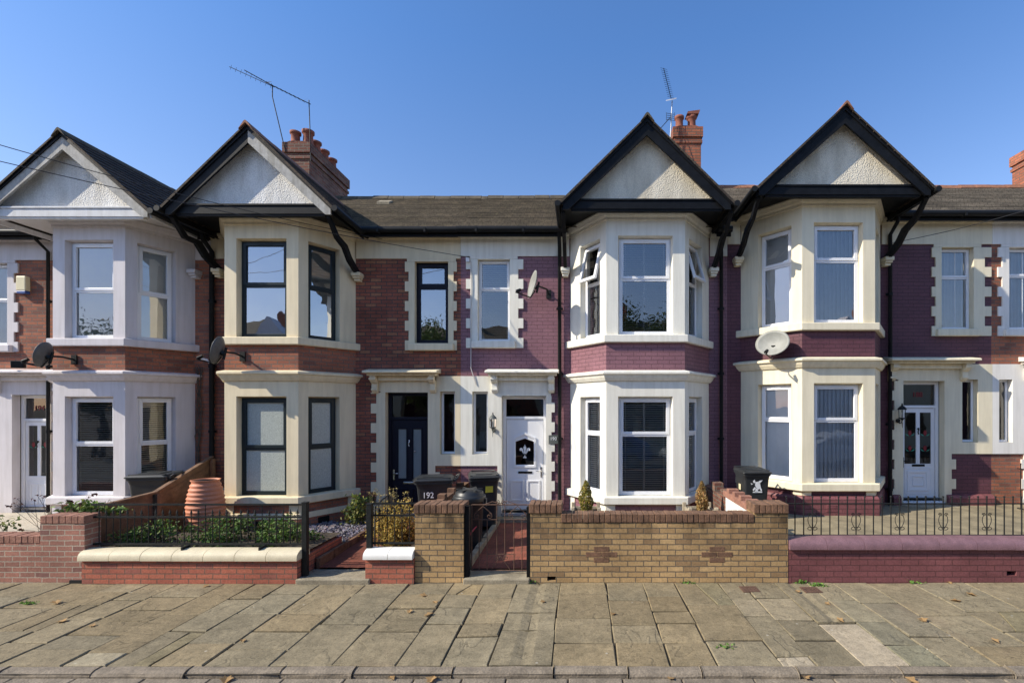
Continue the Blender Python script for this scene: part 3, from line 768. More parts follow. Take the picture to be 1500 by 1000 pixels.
def main_wall(root, H):
    x0, x1 = H['px']; e = H['eave']; lz, uz = H['lz'], H['uz']
    w = H['uw']; dr = H['door']; sw = H['sw']
    zb = 5.63+uz                                    # bottom of the band
    holes = [(w[0]-.05, w[1]+.05, 3.80+uz, 5.64+uz), (dr[0]-.05, dr[1]+.05, H['gz']-.3, dr[3]+.04), (sw[0]-.05, sw[1]+.05, 1.45+lz, 2.86+lz)]
    if H['hasbay']: holes.append((H['wl']+.05, H['wr']-.05, H['gz']-.2, 6.02+uz))
    b = MB(); split = H.get('split')
    b.wall(FR0, x0, x1, -.3, e+.02, holes)
    b.build('brick_wall', H['brick'], root)
    # side walls, floors and back, so that the rooms behind the glass are dark
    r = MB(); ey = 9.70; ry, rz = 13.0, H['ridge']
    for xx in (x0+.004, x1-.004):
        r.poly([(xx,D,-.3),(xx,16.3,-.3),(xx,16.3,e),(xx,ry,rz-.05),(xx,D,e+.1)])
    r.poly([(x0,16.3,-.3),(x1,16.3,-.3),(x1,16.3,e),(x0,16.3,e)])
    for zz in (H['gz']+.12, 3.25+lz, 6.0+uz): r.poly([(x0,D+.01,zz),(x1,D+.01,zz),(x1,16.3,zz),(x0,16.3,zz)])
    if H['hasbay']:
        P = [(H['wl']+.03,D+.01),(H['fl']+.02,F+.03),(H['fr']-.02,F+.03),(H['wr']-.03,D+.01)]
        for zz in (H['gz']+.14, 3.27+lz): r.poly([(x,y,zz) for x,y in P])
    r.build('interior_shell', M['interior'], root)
    # band under the eaves
    cm = H['cream']; s = MB()
    segs = [(x0+.002, x1-.002)] if not H['hasbay'] else [(x0+.002, H['wl']-.02), (H['wr']+.02, x1-.002)]
    for (a, c) in segs:
        if c-a < .05: continue
        s = MB(); s.box(a, c, 9.972, 10.05, zb+.002, e-.10)
        s.box(a, c, 9.93, 10.05, e-.10, e-.06); s.box(a, c, 9.90, 10.05, e-.06, e-.005)
        s.build('eaves_band', cm, root)
    # upper window surround with toothed quoins
    s = MB(); oz0, oz1 = 3.86+uz, 5.57+uz; fy = 9.970
    def teeth(x_in, x_out, za, zc, sd, bh=.205, first=0, y1=10.12):
        k = first; z = za
        while z < zc-.01:
            z2 = min(z+bh, zc)
            wd = x_out if k % 2 == 0 else x_in + (x_out-x_in)*.62
            s.box(min(x_in, wd), max(x_in, wd), fy, y1, z, z2); z = z2; k += 1
    teeth(w[0], w[2], oz0-.14, oz1, -1); teeth(w[1], w[3], oz0-.14, oz1, 1)
    s.box(w[0]-.16, w[1]+.16, fy+.001, 10.12, oz1, zb+.0)
    s.build('window_surround', cm, root)
    s = MB(); s.box(w[0]-.12, w[1]+.12, 9.90, 10.12, oz0-.15, oz0); s.build('sill', cm, root, bevel=.02)
    st = H['win_m']
    window(root, FR0, w[0]+.002, w[1]-.002, oz0+.002, oz1-.002, -.09, 'main', trans=st['t'], blind=st['b'], frame=st.get('f', H['frame']), pane=st.get('p'), fw=st.get('fw',.055), leaded=False)
    # ground-floor rendered block round door and side window
    s = MB(); dz1 = dr[3]; top = 3.13+lz; zs0, zs1 = 1.50+lz, 2.81+lz; zl = H.get('zl', 1.26+lz)
    left_door = dr[0] < sw[0]
    px = x1 if left_door else x0                     # party line on the window's side
    # door jamb away from the window: toothed
    if left_door:
        teeth(dr[0], dr[0]-.30, dr[2]-.15, dz1, -1, first=1); s.box(dr[1], sw[0], fy, 10.12, zl, zs1); teeth(dr[1], dr[1]+.24, dr[2]-.15, zl, 1, first=0)
        s.box(sw[1], px-.001, fy, 10.12, zs0, zs1); a, c = dr[0]-.16, px-.001
        s.box(sw[0], px-.001, fy, 10.12, zl, zs0)
    else:
        teeth(dr[1], dr[1]+.18, dr[2]-.15, dz1, 1, first=1); s.box(sw[1], dr[0], fy, 10.12, zl, zs1); teeth(dr[0], dr[0]-.14, dr[2]-.15, zl, -1, first=0)
        s.box(px+.001, sw[0], fy, 10.12, zs0, zs1); a, c = px+.001, dr[1]+.18
        s.box(px+.001, sw[1], fy, 10.12, zl, zs0)
    zt = max(dz1, zs1)
    s.box(a, c, fy+.001, 10.12, zt, top)
    if dz1 < zs1: s.box(dr[0]-.1, dr[1]+.1, fy+.002, 10.12, dz1, zs1)
    elif dz1 > zs1: s.box(min(sw[0], px)+.001, max(sw[1], px)-.001, fy+.002, 10.12, zs1, dz1)
    s.build('door_surround', cm, root)
    sb = H.get('swb'); wd = window(root, FR0, sw[0]+.002, sw[1]-.002, zs0+.002, zs1-.002, -.09, 'side', blind=None, frame=M['upvc'], pane=M['glassd'], fw=.045)
    if H['name'] == '192': tulip_leading(wd, FR0, sw[0]+.05, sw[1]-.05, zs0+.05, zs1-.05, -.105)
    if H['name'] == '190':
        v = MB(); v.lathe([(.001,0),(.075,0),(.085,.08),(.07,.22),(.06,.34),(.068,.40),(.05,.40),(.04,.1)], ((sw[0]+sw[1])/2+.015, 10.22, 1.56), 16); v.build('vase', M['ceramic'], wd)
    door(root, dr[0]+.003, dr[1]-.003, dr[2], dr[3]-.003, H['dkind'], H.get('number'))
    # canopy over the door
    ca, cb = H['canopy']; s = MB(); cz = 3.13+lz
    s.box(ca+.10, cb-.10, 9.90, 10.0, cz-.10, cz+.0); s.box(ca+.05, cb-.05, 9.78, 10.0, cz, cz+.05)
    s.prism_x([(9.68,cz+.05),(9.68,cz+.085),(9.70,cz+.10),(10.0,cz+.15),(10.0,cz+.05)], ca, cb)
    co = s.build('door_canopy', cm, root, bevel=.008)
    for x in (ca+.16, cb-.16):
        k = MB(); k.prism_x([(10.0,cz-.002),(9.80,cz-.002),(9.80,cz-.09),(9.84,cz-.13),(9.90,cz-.16),(9.90,cz-.30),(9.93,cz-.34),(10.0,cz-.36)], x-.06, x+.06); k.box(x-.07, x+.07, 9.785, 9.86, cz-.085, cz-.04); k.box(x-.065, x+.065, 9.885, 9.95, cz-.30, cz-.26)
        k.build('console', cm, co, bevel=.008)

def main_roof(root, H):
    x0, x1 = H['px']; e, rz = H['eave'], H['ridge']
    m = MB(); roof_slope(m, x0, x1, 9.70, e+.03, 13.0, rz)
    m.poly([(x0,13.0,rz),(x1,13.0,rz),(x1,16.6,e),(x0,16.6,e)])
    ro = m.build('roof', H['tile'], root)
    rd = MB(); xx = x0
    while xx < x1-.01:
        x2 = min(xx+.42, x1); j = random.uniform(-.008,.008)
        rd.prism_x([(12.87,rz-.06+j),(12.95,rz+.055+j),(13.0,rz+.08+j),(13.05,rz+.055+j),(13.13,rz-.06+j),(13.0,rz+.03+j)], xx, x2-.012); xx = x2
    rd.build('ridge_tiles', H['mridge'], ro)
    segs = [(x0, x1)] if not H['hasbay'] else [(x0, H['gc']-H['gh']-.05), (H['gc']+H['gh']+.05, x1)]
    for a, b in segs:
        if b-a < .05: continue
        gt = MB(); gt.tube([(a,9.66,e-.02),(b,9.66,e-.02)], .062, 10)
        xx = a+.4
        while xx < b: gt.box(xx-.02, xx+.02, 9.59, 9.73, e-.085, e+.0); xx += .95
        gt.build('gutter', M['pipe'], root)
        fb = MB(); fb.box(a, b, 9.73, 9.76, e-.14, e+.025); fb.box(a, b, 9.76, 9.99, e-.03, e-.008); fb.build('fascia', M['black'], root)

def drainpipe(root, x, z0, z1, y=9.93, r=.038, hopper=False):
    p = MB(); p.tube([(x, 9.68, z1+.05), (x, 9.70, z1-.06), (x, y, z1-.24), (x, y, z0)], r, 10)
    zz = z0+.3
    while zz < z1-.4:
        p.tube([(x,y,zz),(x,y,zz+.06)], r*1.3, 10); p.box(x-.07, x+.07, 9.955, 9.975, zz+.01, zz+.05); zz += 1.35
    return p.build('drainpipe', M['pipe'], root)

def chimney(root, x0, x1, y0, y1, z0, z1, mat, pots, flaunch=True):
    c = MB(); c.box(x0, x1, y0, y1, z0, z1-.42)
    for k, (za, zb2, o) in enumerate(((z1-.42,z1-.34,.03),(z1-.34,z1-.26,.0),(z1-.26,z1,.045))): c.box(x0-o, x1+o, y0-o, y1+o, za, zb2)
    c.prism_y([(x0,z1),(x1,z1),(x1-.12,z1+.05),(x0+.12,z1+.05)], y0, y1)
    co = c.build('chimney', mat, root)
    for (px, py, h, r, kind) in pots:
        p = MB()
        prof = [(r*.92,0),(r*.98,.05),(r*.86,.08),(r*.80,h*.75),(r*.95,h*.80),(r*1.06,h*.84),(r*1.06,h),(r*.8,h),(r*.7,h*.4)]
        p.lathe(prof, (px, py, z1+.03), 18)
        if kind == 'hood':
            zt = z1+.03+h
            p.prism_y([(px-r*1.2,zt),(px+r*1.25,zt),(px+r*1.5,zt+.10),(px-r*1.0,zt+.06)], py-r*1.1, py+r*1.1)
        p.build('chimney_pot', M['terra'], co)

VEN, VENG, VSP, VER, NET, FRO, CUR = 'venetian', 'venetian_grey', 'venetian_split', 'vertical', 'net', 'frost', 'curtain'
bk = M['black']
HOUSES = [
 dict(name='194', zl=.1, px=(-14.2,-7.71), fl=-9.99, fr=-8.62, wl=-10.66, wr=-8.06, uz=-.08, lz=0, ze=6.06, eave=6.04, ridge=8.10, gz=.25,
      gc=-9.40, gh=1.55, zr=7.45, cream=M['lilac194'], brick=M['red_lit'], bandmat=M['red_lit'], frame=M['upvc'], hasbay=True,
      win_u=dict(t=.50,b=NET,p=M['glassu']), win_l=dict(t=.52,b=VENG), win_m=dict(t=.55,b=NET),
      uw=(-12.66,-11.96,-12.92,-11.74), door=(-11.86,-11.15,.27,2.74), sw=(-12.55,-12.22), canopy=(-12.3,-10.72), dkind='panel', number='194',
      tile=M['slated'], gtile=M['slated'], gridge=M['ridged'], mridge=M['ridged'], barge=(M['weathered'],M['weathered']), verge=M['soffw'], peb=M['peb_w'], tie=M['greywhite'], soffit=M['soffw'],
      brackets=[(-8.00,5.34,False)]),
 dict(name='192', px=(-7.71,-2.50), fl=-6.74, fr=-5.34, wl=-7.42, wr=-4.70, uz=-.05, lz=0, ze=6.11, eave=6.09, ridge=8.14, gz=.2,
      gc=-6.03, gh=1.50, zr=7.57, cream=M['cream192'], brick=M['red'], bandmat=M['red_lit'], frame=M['anth'], hasbay=True,
      win_u=dict(t=.54,b=NET,p=M['glassm'],fw=.07), win_l=dict(t=.48,b=FRO,fw=.075), win_m=dict(t=.70,b=None,f=M['navy'],fw=.085,p=M['glassm']),
      uw=(-3.457,-2.757,-3.66,-2.58), door=(-4.07,-3.18,.25,2.79), sw=(-2.93,-2.614), canopy=(-4.43,-2.91), dkind='navy',
      tile=M['slate'], gtile=M['slated'], gridge=M['ridge'], mridge=M['ridged'], barge=(bk,M['weathered']), verge=M['soffw'], peb=M['peb_w'], tie=bk, soffit=bk,
      brackets=[(-7.50,5.36,True),(-4.62,5.28,True)]),
 dict(name='190', px=(-2.50,3.07), fl=.49, fr=1.98, wl=-.21, wr=2.69, uz=0, lz=0, ze=6.20, eave=6.10, ridge=8.155, gz=.2,
      gc=1.21, gh=1.52, zr=7.71, cream=M['cream190'], brick=M['purple'], bandmat=M['purple'], frame=M['upvc'], hasbay=True,
      win_u=dict(t=.58,b=VSP,p=M['glassu']), win_l=dict(t=.62,b=VSP), win_m=dict(t=.64,b=VEN,p=M['glassu']), open={(0,'u'):14,(2,'u'):16},
      uw=(-2.143,-1.471,-2.386,-1.19), door=(-1.643,-.714,.27,2.72), sw=(-2.257,-1.93), canopy=(-1.94,-.44), dkind='feather',
      tile=M['slate'], gtile=M['slated'], gridge=M['ridged'], mridge=M['ridged'], barge=(bk,bk), verge=M['soffw'], peb=M['peb_c'], tie=bk, soffit=bk,
      brackets=[(-.31,5.38,True),(2.76,5.38,True)]),
 dict(name='188', px=(3.07,8.60), fl=4.20, fr=5.58, wl=3.36, wr=6.28, uz=.25, lz=.25, ze=6.46, eave=6.42, ridge=8.44, gz=.45,
      gc=4.80, gh=1.56, zr=7.92, cream=M['cream188'], brick=M['plum'], bandmat=M['plum'], frame=M['upvc'], hasbay=True,
      win_u=dict(t=.64,b=VER,p=M['glassu']), win_l=dict(t=.63,b=VER), win_m=dict(t=.64,b=CUR,p=M['glassu']),
      uw=(7.54,8.21,7.34,8.58), door=(6.74,7.60,.52,3.03), sw=(7.97,8.30), canopy=(6.33,8.14), dkind='square', number='188',
      tile=M['slate188'], gtile=M['slated'], gridge=M['ridge'], mridge=M['ridge'], barge=(bk,bk), verge=M['soffw'], peb=M['peb_c'], tie=bk, soffit=bk,
      brackets=[(3.27,5.60,True),(6.36,5.60,True)]),
 dict(name='186', px=(8.60,14.6), fl=11.9, fr=13.3, wl=11.2, wr=14.0, uz=.25, lz=.25, ze=6.46, eave=6.42, ridge=8.44, gz=.45,
      gc=12.6, gh=1.52, zr=8.02, cream=M['white186'], brick=M['red_lit'], bandmat=M['red_lit'], frame=M['upvc'], hasbay=True,
      win_u=dict(t=.64,b=VER,p=M['glassu']), win_l=dict(t=.64,b=VER), win_m=dict(t=.66,b=CUR),
      uw=(8.95,9.65,8.72,9.86), door=(9.35,10.25,.52,3.03), sw=(8.74,9.02), canopy=(9.16,10.6), dkind='panel',
      tile=M['slate188'], gtile=M['slated'], gridge=M['ridge'], mridge=M['ridge'], barge=(bk,bk), verge=M['soffw'], peb=M['peb_c'], tie=bk, soffit=bk,
      brackets=[(11.1,5.60,True),(14.1,5.60,True)]),
]
LABELS = {'194':'leftmost terraced house with lilac-white painted bay, white gable boards and a white front door',
 '192':'red brick terraced house with beige bay, dark window frames and a navy front door',
 '190':'purple painted terraced house with warm white bay, venetian blinds and a white arched-pane door',
 '188':'dark plum painted terraced house with cream bay, vertical blinds and a glazed white door',
 '186':'red brick terraced house with white surrounds cut off at the right edge'}
ROOT = {}
for H in HOUSES:
    x0, x1 = H['px']
    r = thing('terraced_house', LABELS[H['name']], 'house', ((x0+x1)/2, D, 0), 0, 'terraced houses in the row'); ROOT[H['name']] = r
    main_wall(r, H)
    if H['hasbay']: bay(r, H); gable(r, H)
    main_roof(r, H)

drainpipe(ROOT['190'], -.43, .15, 6.02); drainpipe(ROOT['190'], 2.93, .15, 6.0)
drainpipe(ROOT['194'], -11.06, .3, 5.95, r=.03); drainpipe(ROOT['192'], -7.66, .3, 5.95, r=.045)
drainpipe(ROOT['188'], 6.44, .45, 6.3)
chimney(ROOT['192'], -7.70, -7.06, 12.45, 14.5, 7.2, 9.36, M['chim'], [(-7.52,12.62,.34,.13,''),(-7.22,12.68,.40,.145,'')] + [(-7.25,13.1+.42*k,.34-.02*k,.14,'') for k in range(3)])
chimney(ROOT['190'], 2.47, 3.17, 12.55, 13.5, 7.4, 9.82, M['chim2'], [(2.64,12.75,.36,.12,''),(2.98,12.8,.40,.13,'hood')])
chimney(ROOT['186'], 12.20, 12.95, 12.6, 13.5, 7.6, 9.52, M['chim2'], [(12.5,12.9,.36,.13,'')])
for (a, b) in ((7.64,8.59),(6.50,6.66)):
    m = MB(); m.prism_x([(9.998,.2),(9.90,.2),(9.90,.60),(9.93,.65),(9.998,.67)], a, b); m.build('plinth', M['gplum'], ROOT['188'])
# purple quoin strip of 190 beside the window of 192 and a roof vent on each of two roofs
for (nm, x, y) in (('192',-5.05,12.35),('188',9.3-1.0,12.5)):
    e = {'192':6.09,'188':6.45}[nm]; s = {'192':(8.12-6.09)/3.3,'188':(8.44-6.45)/3.3}[nm]
    v = MB(); z = e+(y-9.7)*s; v.prism_x([(y-.12,z-.06),(y-.13,z+.01),(y+.10,z+.14),(y+.12,z+.05)], x-.16, x+.16); v.build('roof_vent', M['concrete'], ROOT[nm])

# ------------------------------------------------------------------ pavement, kerb, road, gardens
def structure(o): return tag(o, kind='structure')
gm = MB(); gm.poly([(-500,-500,-.14),(500,-500,-.14),(500,500,-.14),(-500,500,-.14)]); structure(gm.build('ground', M['soil']))
rm = MB(); rm.poly([(-80,-3.6,-.06),(80,-3.6,-.06),(80,4.30,-.06),(-80,4.30,-.06)]); structure(rm.build('road', M['asph']))
gs = MB(); x = -14
while x < 16:
    L = random.uniform(.35,.75); j = random.uniform(0,.006)
    gs.box(x+.006, x+L-.006, 4.26, 4.487, -.12, -.052+j); x += L
structure(gs.build('gutter_stones', M['gutterst'], bevel=.01))
km = MB(); x = -14.3
while x < 16:
    L = random.uniform(.6,1.05); j = random.uniform(-.006,.006)
    f = random.uniform(-.012,.012); c = random.uniform(.0,.014); na = max(2, int(L/.16)); xs = [x+.007+(L-.014)*i/na for i in range(na+1)]
    sec = []
    for xx in xs:
        e = random.uniform(-.006,.006); h = j+random.uniform(-.004,.003)
        sec.append([(xx,4.490+f+e,-.13),(xx,4.490+f+e,-.030+h),(xx,4.500+f+e+c*.5,-.010+h),(xx,4.524+f+c,.002+h),(xx,4.600,.003+h),(xx,4.600,-.13)])
    P = [q for r_ in sec for q in r_]
    km.faces(P, [(i*6+k, (i+1)*6+k, (i+1)*6+k+1, i*6+k+1) for i in range(na) for k in range(5)]+[tuple(range(5,-1,-1)), tuple(na*6+k for k in range(6))]); x += L
structure(km.build('kerb', M['gutterst'], bevel=.006))
sub = MB(); sub.poly([(-16,4.49,-.018),(17,4.49,-.018),(17,7.0,-.018),(-16,7.0,-.018)]); structure(sub.build('pavement_bed', M['bed']))

def gx(px, Y): return (px-850)/700*Y
tops = [-560,-490,-420,-345,-262,-190,-118,-52,20,95,164,214,258,325,370,414,467,535,598,663,708,757,820,888,942,990,1055,1090,1138,1185,1225,1275,1342,1420,1480,1560,1640,1725,1800,1880,1960,2040]
fl = MB()
def flag(xa, xb, xc, xd, y0, y1, col, groove=False):
    gp = .006; gy = .012; z = random.uniform(-.004,.004); tx, ty = random.uniform(-.004,.004), random.uniform(-.005,.005)
    def jit(): return random.uniform(-.010,.010)
    c = [(xa+gp+jit(), y0+gy+jit()), (xb-gp+jit(), y0+gy+jit()), (xd-gp+jit(), y1-gy+jit()), (xc+gp+jit(), y1-gy+jit())]
    hz = [z-tx-ty, z+tx-ty, z+tx+ty, z-tx+ty]
    T = [Vector((p[0],p[1],h)) for p, h in zip(c, hz)]
    ce = sum(T, Vector())/4
    I = [t + (ce-t).normalized()*.014 + Vector((0,0,0)) for t in T]; O = [t - Vector((0,0,.010)) for t in T]
    B = [t - Vector((0,0,.05)) for t in T]
    if not groove:
        fl.faces(I+O+B, [(0,1,2,3),(4,5,1,0),(5,6,2,1),(6,7,3,2),(7,4,0,3),(8,9,5,4),(9,10,6,5),(10,11,7,6),(11,8,4,7)], col=col)
    else:   # drainage channel cut along the flag
        def pt(f, e, dz): # f across, e along
            a = T[0].lerp(T[1], f); b = T[3].lerp(T[2], f); q = a.lerp(b, e); return q + Vector((0,0,dz))
        prof = [(0,0),(.32,0),(.42,-.010),(.50,-.016),(.58,-.010),(.68,0),(1,0)]
        for (f0,d0),(f1,d1) in zip(prof, prof[1:]):
            fl.poly([pt(f0,0,d0),pt(f1,0,d1),pt(f1,1,d1),pt(f0,1,d0)], col=col, smooth=True)
        fl.faces(T+B, [(4,5,1,0),(5,6,2,1),(6,7,3,2),(7,4,0,3)], col=col)
base = (.280,.240,.160)
def tone(k=1.0, w=0): return (base[0]*k+w*.02, base[1]*k, base[2]*k-w*.015)
YK, YW = 4.603, 6.80
special = {}   # (column top px, key) -> list of (y splits) and tones
special[95]  = [(4.603,5.05,(.17,.145,.105)), (5.05,5.95,None), (5.95,6.80,None)]
special[325] = [(4.603,4.86,(.36,.315,.22)), (4.86,5.75,None), (5.75,6.8,None)]
special[1055] = [(4.603,4.78,(.40,.345,.255)),(4.78,5.72,tone(.95)),(5.72,6.20,(.33,.28,.19)),(6.20,6.80,tone(.9))]
special[1090] = [(4.603,5.12,tone(.85)),(5.12,5.60,tone(.8)),(5.60,6.25,(.33,.28,.19)),(6.25,6.8,tone(.9))]
special[1138] = [(4.603,5.52,(.44,.375,.275)),(5.52,6.8,tone(1.0),'g')]
special[1185] = [(4.603,5.04,(.255,.24,.165)),(5.04,5.56,(.235,.215,.15)),(5.56,6.2,(.30,.265,.18)),(6.2,6.8,tone(1.05))]
special[757] = [(4.603,5.35,tone(.95),'g'),(5.35,5.80,tone(1.0),'g'),(5.80,6.8,tone(1.05),'g')]
special[1225] = [(4.603,5.2,tone(1.0)),(5.2,6.1,(.245,.215,.15)),(6.1,6.8,tone(1.1))]
for i in range(len(tops)-1):
    a, b = tops[i], tops[i+1]
    Xa, Xb = gx(a, 6.68), gx(b, 6.68)
    if a in special:
        rows = special[a]
    else:
        rows = []; y = YK
        while y < YW-.01:
            L = random.choice([.32,.40,.46,.52,.6,.72,.9])
            y2 = y+L if YW-(y+L) > .3 else YW
            rows.append((y, y2, None)); y = y2
    for rw in rows:
        c = rw[2] or tone(random.uniform(.84,1.05), random.uniform(-.3,1))
        if len(rw) == 3 and random.random() < .05:      # a cracked flag: two unequal pieces
            f0, f1 = random.uniform(.2,.8), random.uniform(.2,.8); x0_, x1_ = Xa+(Xb-Xa)*f0, Xa+(Xb-Xa)*f1
            flag(Xa, x0_, Xa, x1_, rw[0], rw[1], c); flag(x0_, Xb, x1_, Xb, rw[0], rw[1], tuple(v*random.uniform(.92,1.06) for v in c))
        else: flag(Xa, Xb, Xa, Xb, rw[0], rw[1], c, len(rw) > 3)
structure(fl.build('pavement', M['flag']))

# front gardens: sheets behind the boundary walls
def sheet(name, x0, x1, y0, y1, z, mat, z2=None):
    m = MB(); z2 = z if z2 is None else z2
    nx, ny = max(1,int((x1-x0)/.35)), max(1,int((y1-y0)/.35))
    V = {}
    for i in range(nx+1):
        for j in range(ny+1):
            V[i,j] = (x0+(x1-x0)*i/nx, y0+(y1-y0)*j/ny, z+(z2-z)*j/ny+random.uniform(-.006,.006))
    for i in range(nx):
        for j in range(ny): m.poly([V[i,j],V[i+1,j],V[i+1,j+1],V[i,j+1]])
    return structure(m.build(name, mat))
sheet('garden_paving', -14.2, -7.56, 6.98, 10.02, .28, M['yardp'])
sheet('garden_soil', -7.52, -4.02, 6.98, 8.05, .38, M['soil'])
sheet('garden_soil', -7.52, -3.95, 8.05, 10.02, .17, M['soil'])
sheet('garden_path', -3.90, -3.02, 7.12, 10.02, .10, M['redtile'], .16)
sheet('garden_soil', -3.02, -1.72, 7.0, 10.02, .09, M['soil'])
sheet('garden_path', -1.63, -.45, 7.12, 10.02, .085, M['redtile'], .14)
sheet('garden_paving', -.45, 2.58, 7.0, 10.02, .12, M['yard'])
sheet('garden_paving', 2.70, 8.58, 6.98, 10.02, .45, M['yard'])
sheet('garden_paving', 8.58, 14.6, 6.98, 10.02, .45, M['yard'])

# ------------------------------------------------------------------ boundary walls
def soldier(mb, x0, x1, y0, y1, z0, z1, w=.078):
    n = max(1, int(round((x1-x0)/w))); w = (x1-x0)/n
    for k in range(n):
        j = random.uniform(-.004,.004)
        mb.box(x0+k*w+.003, x0+(k+1)*w-.003, y0+random.uniform(-.004,.004), y1, z0, z1+j)
def half_round(mb, x0, x1, y0, y1, z0, z1, L=.42):
    # rounded coping stones laid along x
    n = max(1, int(round((x1-x0)/L))); L = (x1-x0)/n; ym = (y0+y1)/2; ry = (y1-y0)/2
    for k in range(n):
        prof = [(y0,z0)]+[(ym-ry*math.cos(t), z0+.03+(z1-z0-.03)*math.sin(t)**.8) for t in [math.pi*i/12 for i in range(13)]]+[(y1,z0)]
        a, b = x0+k*L+.003, x0+(k+1)*L-.003; dz = random.uniform(-.004,.004)
        P = [(a,y,z+dz) for y,z in prof]+[(b,y,z+dz) for y,z in prof]; n2 = len(prof)
        mb.faces(P, [(i, i+1, i+1+n2, i+n2) for i in range(n2-1)], smooth=True)
        mb.poly(P[:n2][::-1]); mb.poly(P[n2:])

# 190: buff brick wall with two piers
r = thing('garden_wall', 'buff brick front wall with brown brick coping and two red diamond patterns', 'garden wall', (1.1, 6.78, 0))
w = MB(); Y = 6.78
fy = Fr((0,Y),(1,Y))
w.wall(fy, -.27, 2.47, -.05, .855); w.box(-.27, 2.47, Y+.22, Y+.225, -.05, .855)
hole = (-.47,-.35,.03,.09)
w.wall(fy, -.71, -.27, -.05, .985, [hole], rev=.1); w.box(2.47, 2.945, Y-.004, Y+.30, -.05, .985)
w.poly([(-.71,Y,-.05),(-.71,Y+.30,-.05),(-.71,Y+.30,.985),(-.71,Y,.985)]); w.poly([(-.27,Y+.3,.85),(-.27,Y,.85),(-.27,Y,.985),(-.27,Y+.3,.985)]); w.poly([(-.71,Y+.3,-.05),(-.27,Y+.3,-.05),(-.27,Y+.3,.985),(-.71,Y+.3,.985)])
w.build('brick_wall', M['yellow'], r)
d = MB(); d.poly([(-.48,Y+.1,.02),(-.34,Y+.1,.02),(-.34,Y+.1,.1),(-.48,Y+.1,.1)]); d.build('drain_hole', M['dark'], r)
c = MB(); soldier(c, -.275, 2.465, Y-.012, Y+.235, .857, .975, .079); c.build('coping', M['copred'], r, bevel=.006)
c = MB(); soldier(c, -.73, -.255, Y-.018, Y+.31, .987, 1.115, .079); c.build('pier_coping', M['copred'], r, bevel=.008)
c = MB(); soldier(c, 2.455, 2.955, Y-.022, Y+.31, .987, 1.115, .079); c.build('pier_coping', M['copred'], r, bevel=.008)
for cx in (.30, 1.94):     # inset red brick crosses
    c = MB(); zc = .40
    cx2 = round((cx)/.225)*.225
    for (dx, dz, ww) in ((0,.0775,.215),(-.225/2,0,.215),(.225/2,0,.215),(0,-.0775,.215)):
        c.box(cx+dx-ww/2, cx+dx+ww/2, Y-.004, Y+.01, zc+dz-.034, zc+dz+.034)
    c.build('red_brick_pattern', M['copred'], r, bevel=.003)

# buff pier left of the gate
r = thing('gate_pier', 'buff brick pier with brown brick coping left of the thin metal gate', 'gate pier', (-2.0, 6.78, 0))
w = MB(); w.box(-2.345, -1.655, 6.775, 7.05, -.05, .985); w.build('brick_pier', M['yellow'], r)
c = MB(); soldier(c, -2.36, -1.64, 6.757, 7.06, .987, 1.115, .079); c.build('pier_coping', M['copred'], r, bevel=.008)
# stepped brick divider behind it
r = thing('dividing_wall', 'low stepped brown brick wall between the black bins and the navy door garden', 'garden wall', (-2.37, 8.4, 0))
w = MB(); w.box(-2.42, -2.31, 7.06, 9.97, 0, .84); w.build('brick_wall', M['red'], r)
c = MB(); y = 7.07; k = 0
while y < 9.9:
    z = .852 + (.07 if k % 4 == 3 else 0); c.box(-2.43, -2.30, y+.003, y+.145, .842, z+.08); y += .15; k += 1
c.build('coping', M['copred'], r, bevel=.006)

# 192: short red wall with white coping, and the long red wall with cream coping
r = thing('garden_wall', 'short red brick wall with a rounded white coping beside the buff pier', 'garden wall', (-2.7, 6.75, 0))
w = MB(); w.box(-3.03, -2.35, 6.735, 6.98, -.05, .355); w.build('brick_wall', M['gred'], r)
c = MB(); half_round(c, -3.05, -2.352, 6.69, 7.02, .356, .48, .30); c.build('coping', M['copwhite'], r)
r = thing('garden_wall', 'long red brick wall with a rounded cream coping below the spear-topped railing', 'garden wall', (-5.5, 6.74, 0))
w = MB(); w.box(-7.02, -3.99, 6.73, 6.98, -.05, .335); w.box(-4.15,-3.99,6.98,8.0,-.05,.33); w.build('brick_wall', M['gred'], r)
c = MB(); half_round(c, -7.05, -3.97, 6.69, 7.02, .336, .475, .44); c.build('coping', M['copcream'], r)
# 194: pinkish wall
r = thing('garden_wall', 'pinkish brick wall stepping up to a taller end at the left of the photo', 'garden wall', (-9.0, 6.78, 0))
w = MB(); w.box(-14.2, -7.66, 6.782, 7.01, -.05, .56); w.box(-7.66, -7.03, 6.775, 7.01, -.05, .84); w.build('brick_wall', M['gpink'], r)
c = MB(); soldier(c, -14.2, -7.665, 6.775, 7.02, .562, .665, .085); soldier(c, -7.655, -7.02, 6.765, 7.02, .842, .95, .085); c.build('coping', M['coppink'], r, bevel=.006)
d = MB(); d.box(-7.22,-7.04,6.75,6.77,-.01,.045); d.build('drain_hole', M['dark'], r)  # solid black block on the wall face, painted shade of a hole
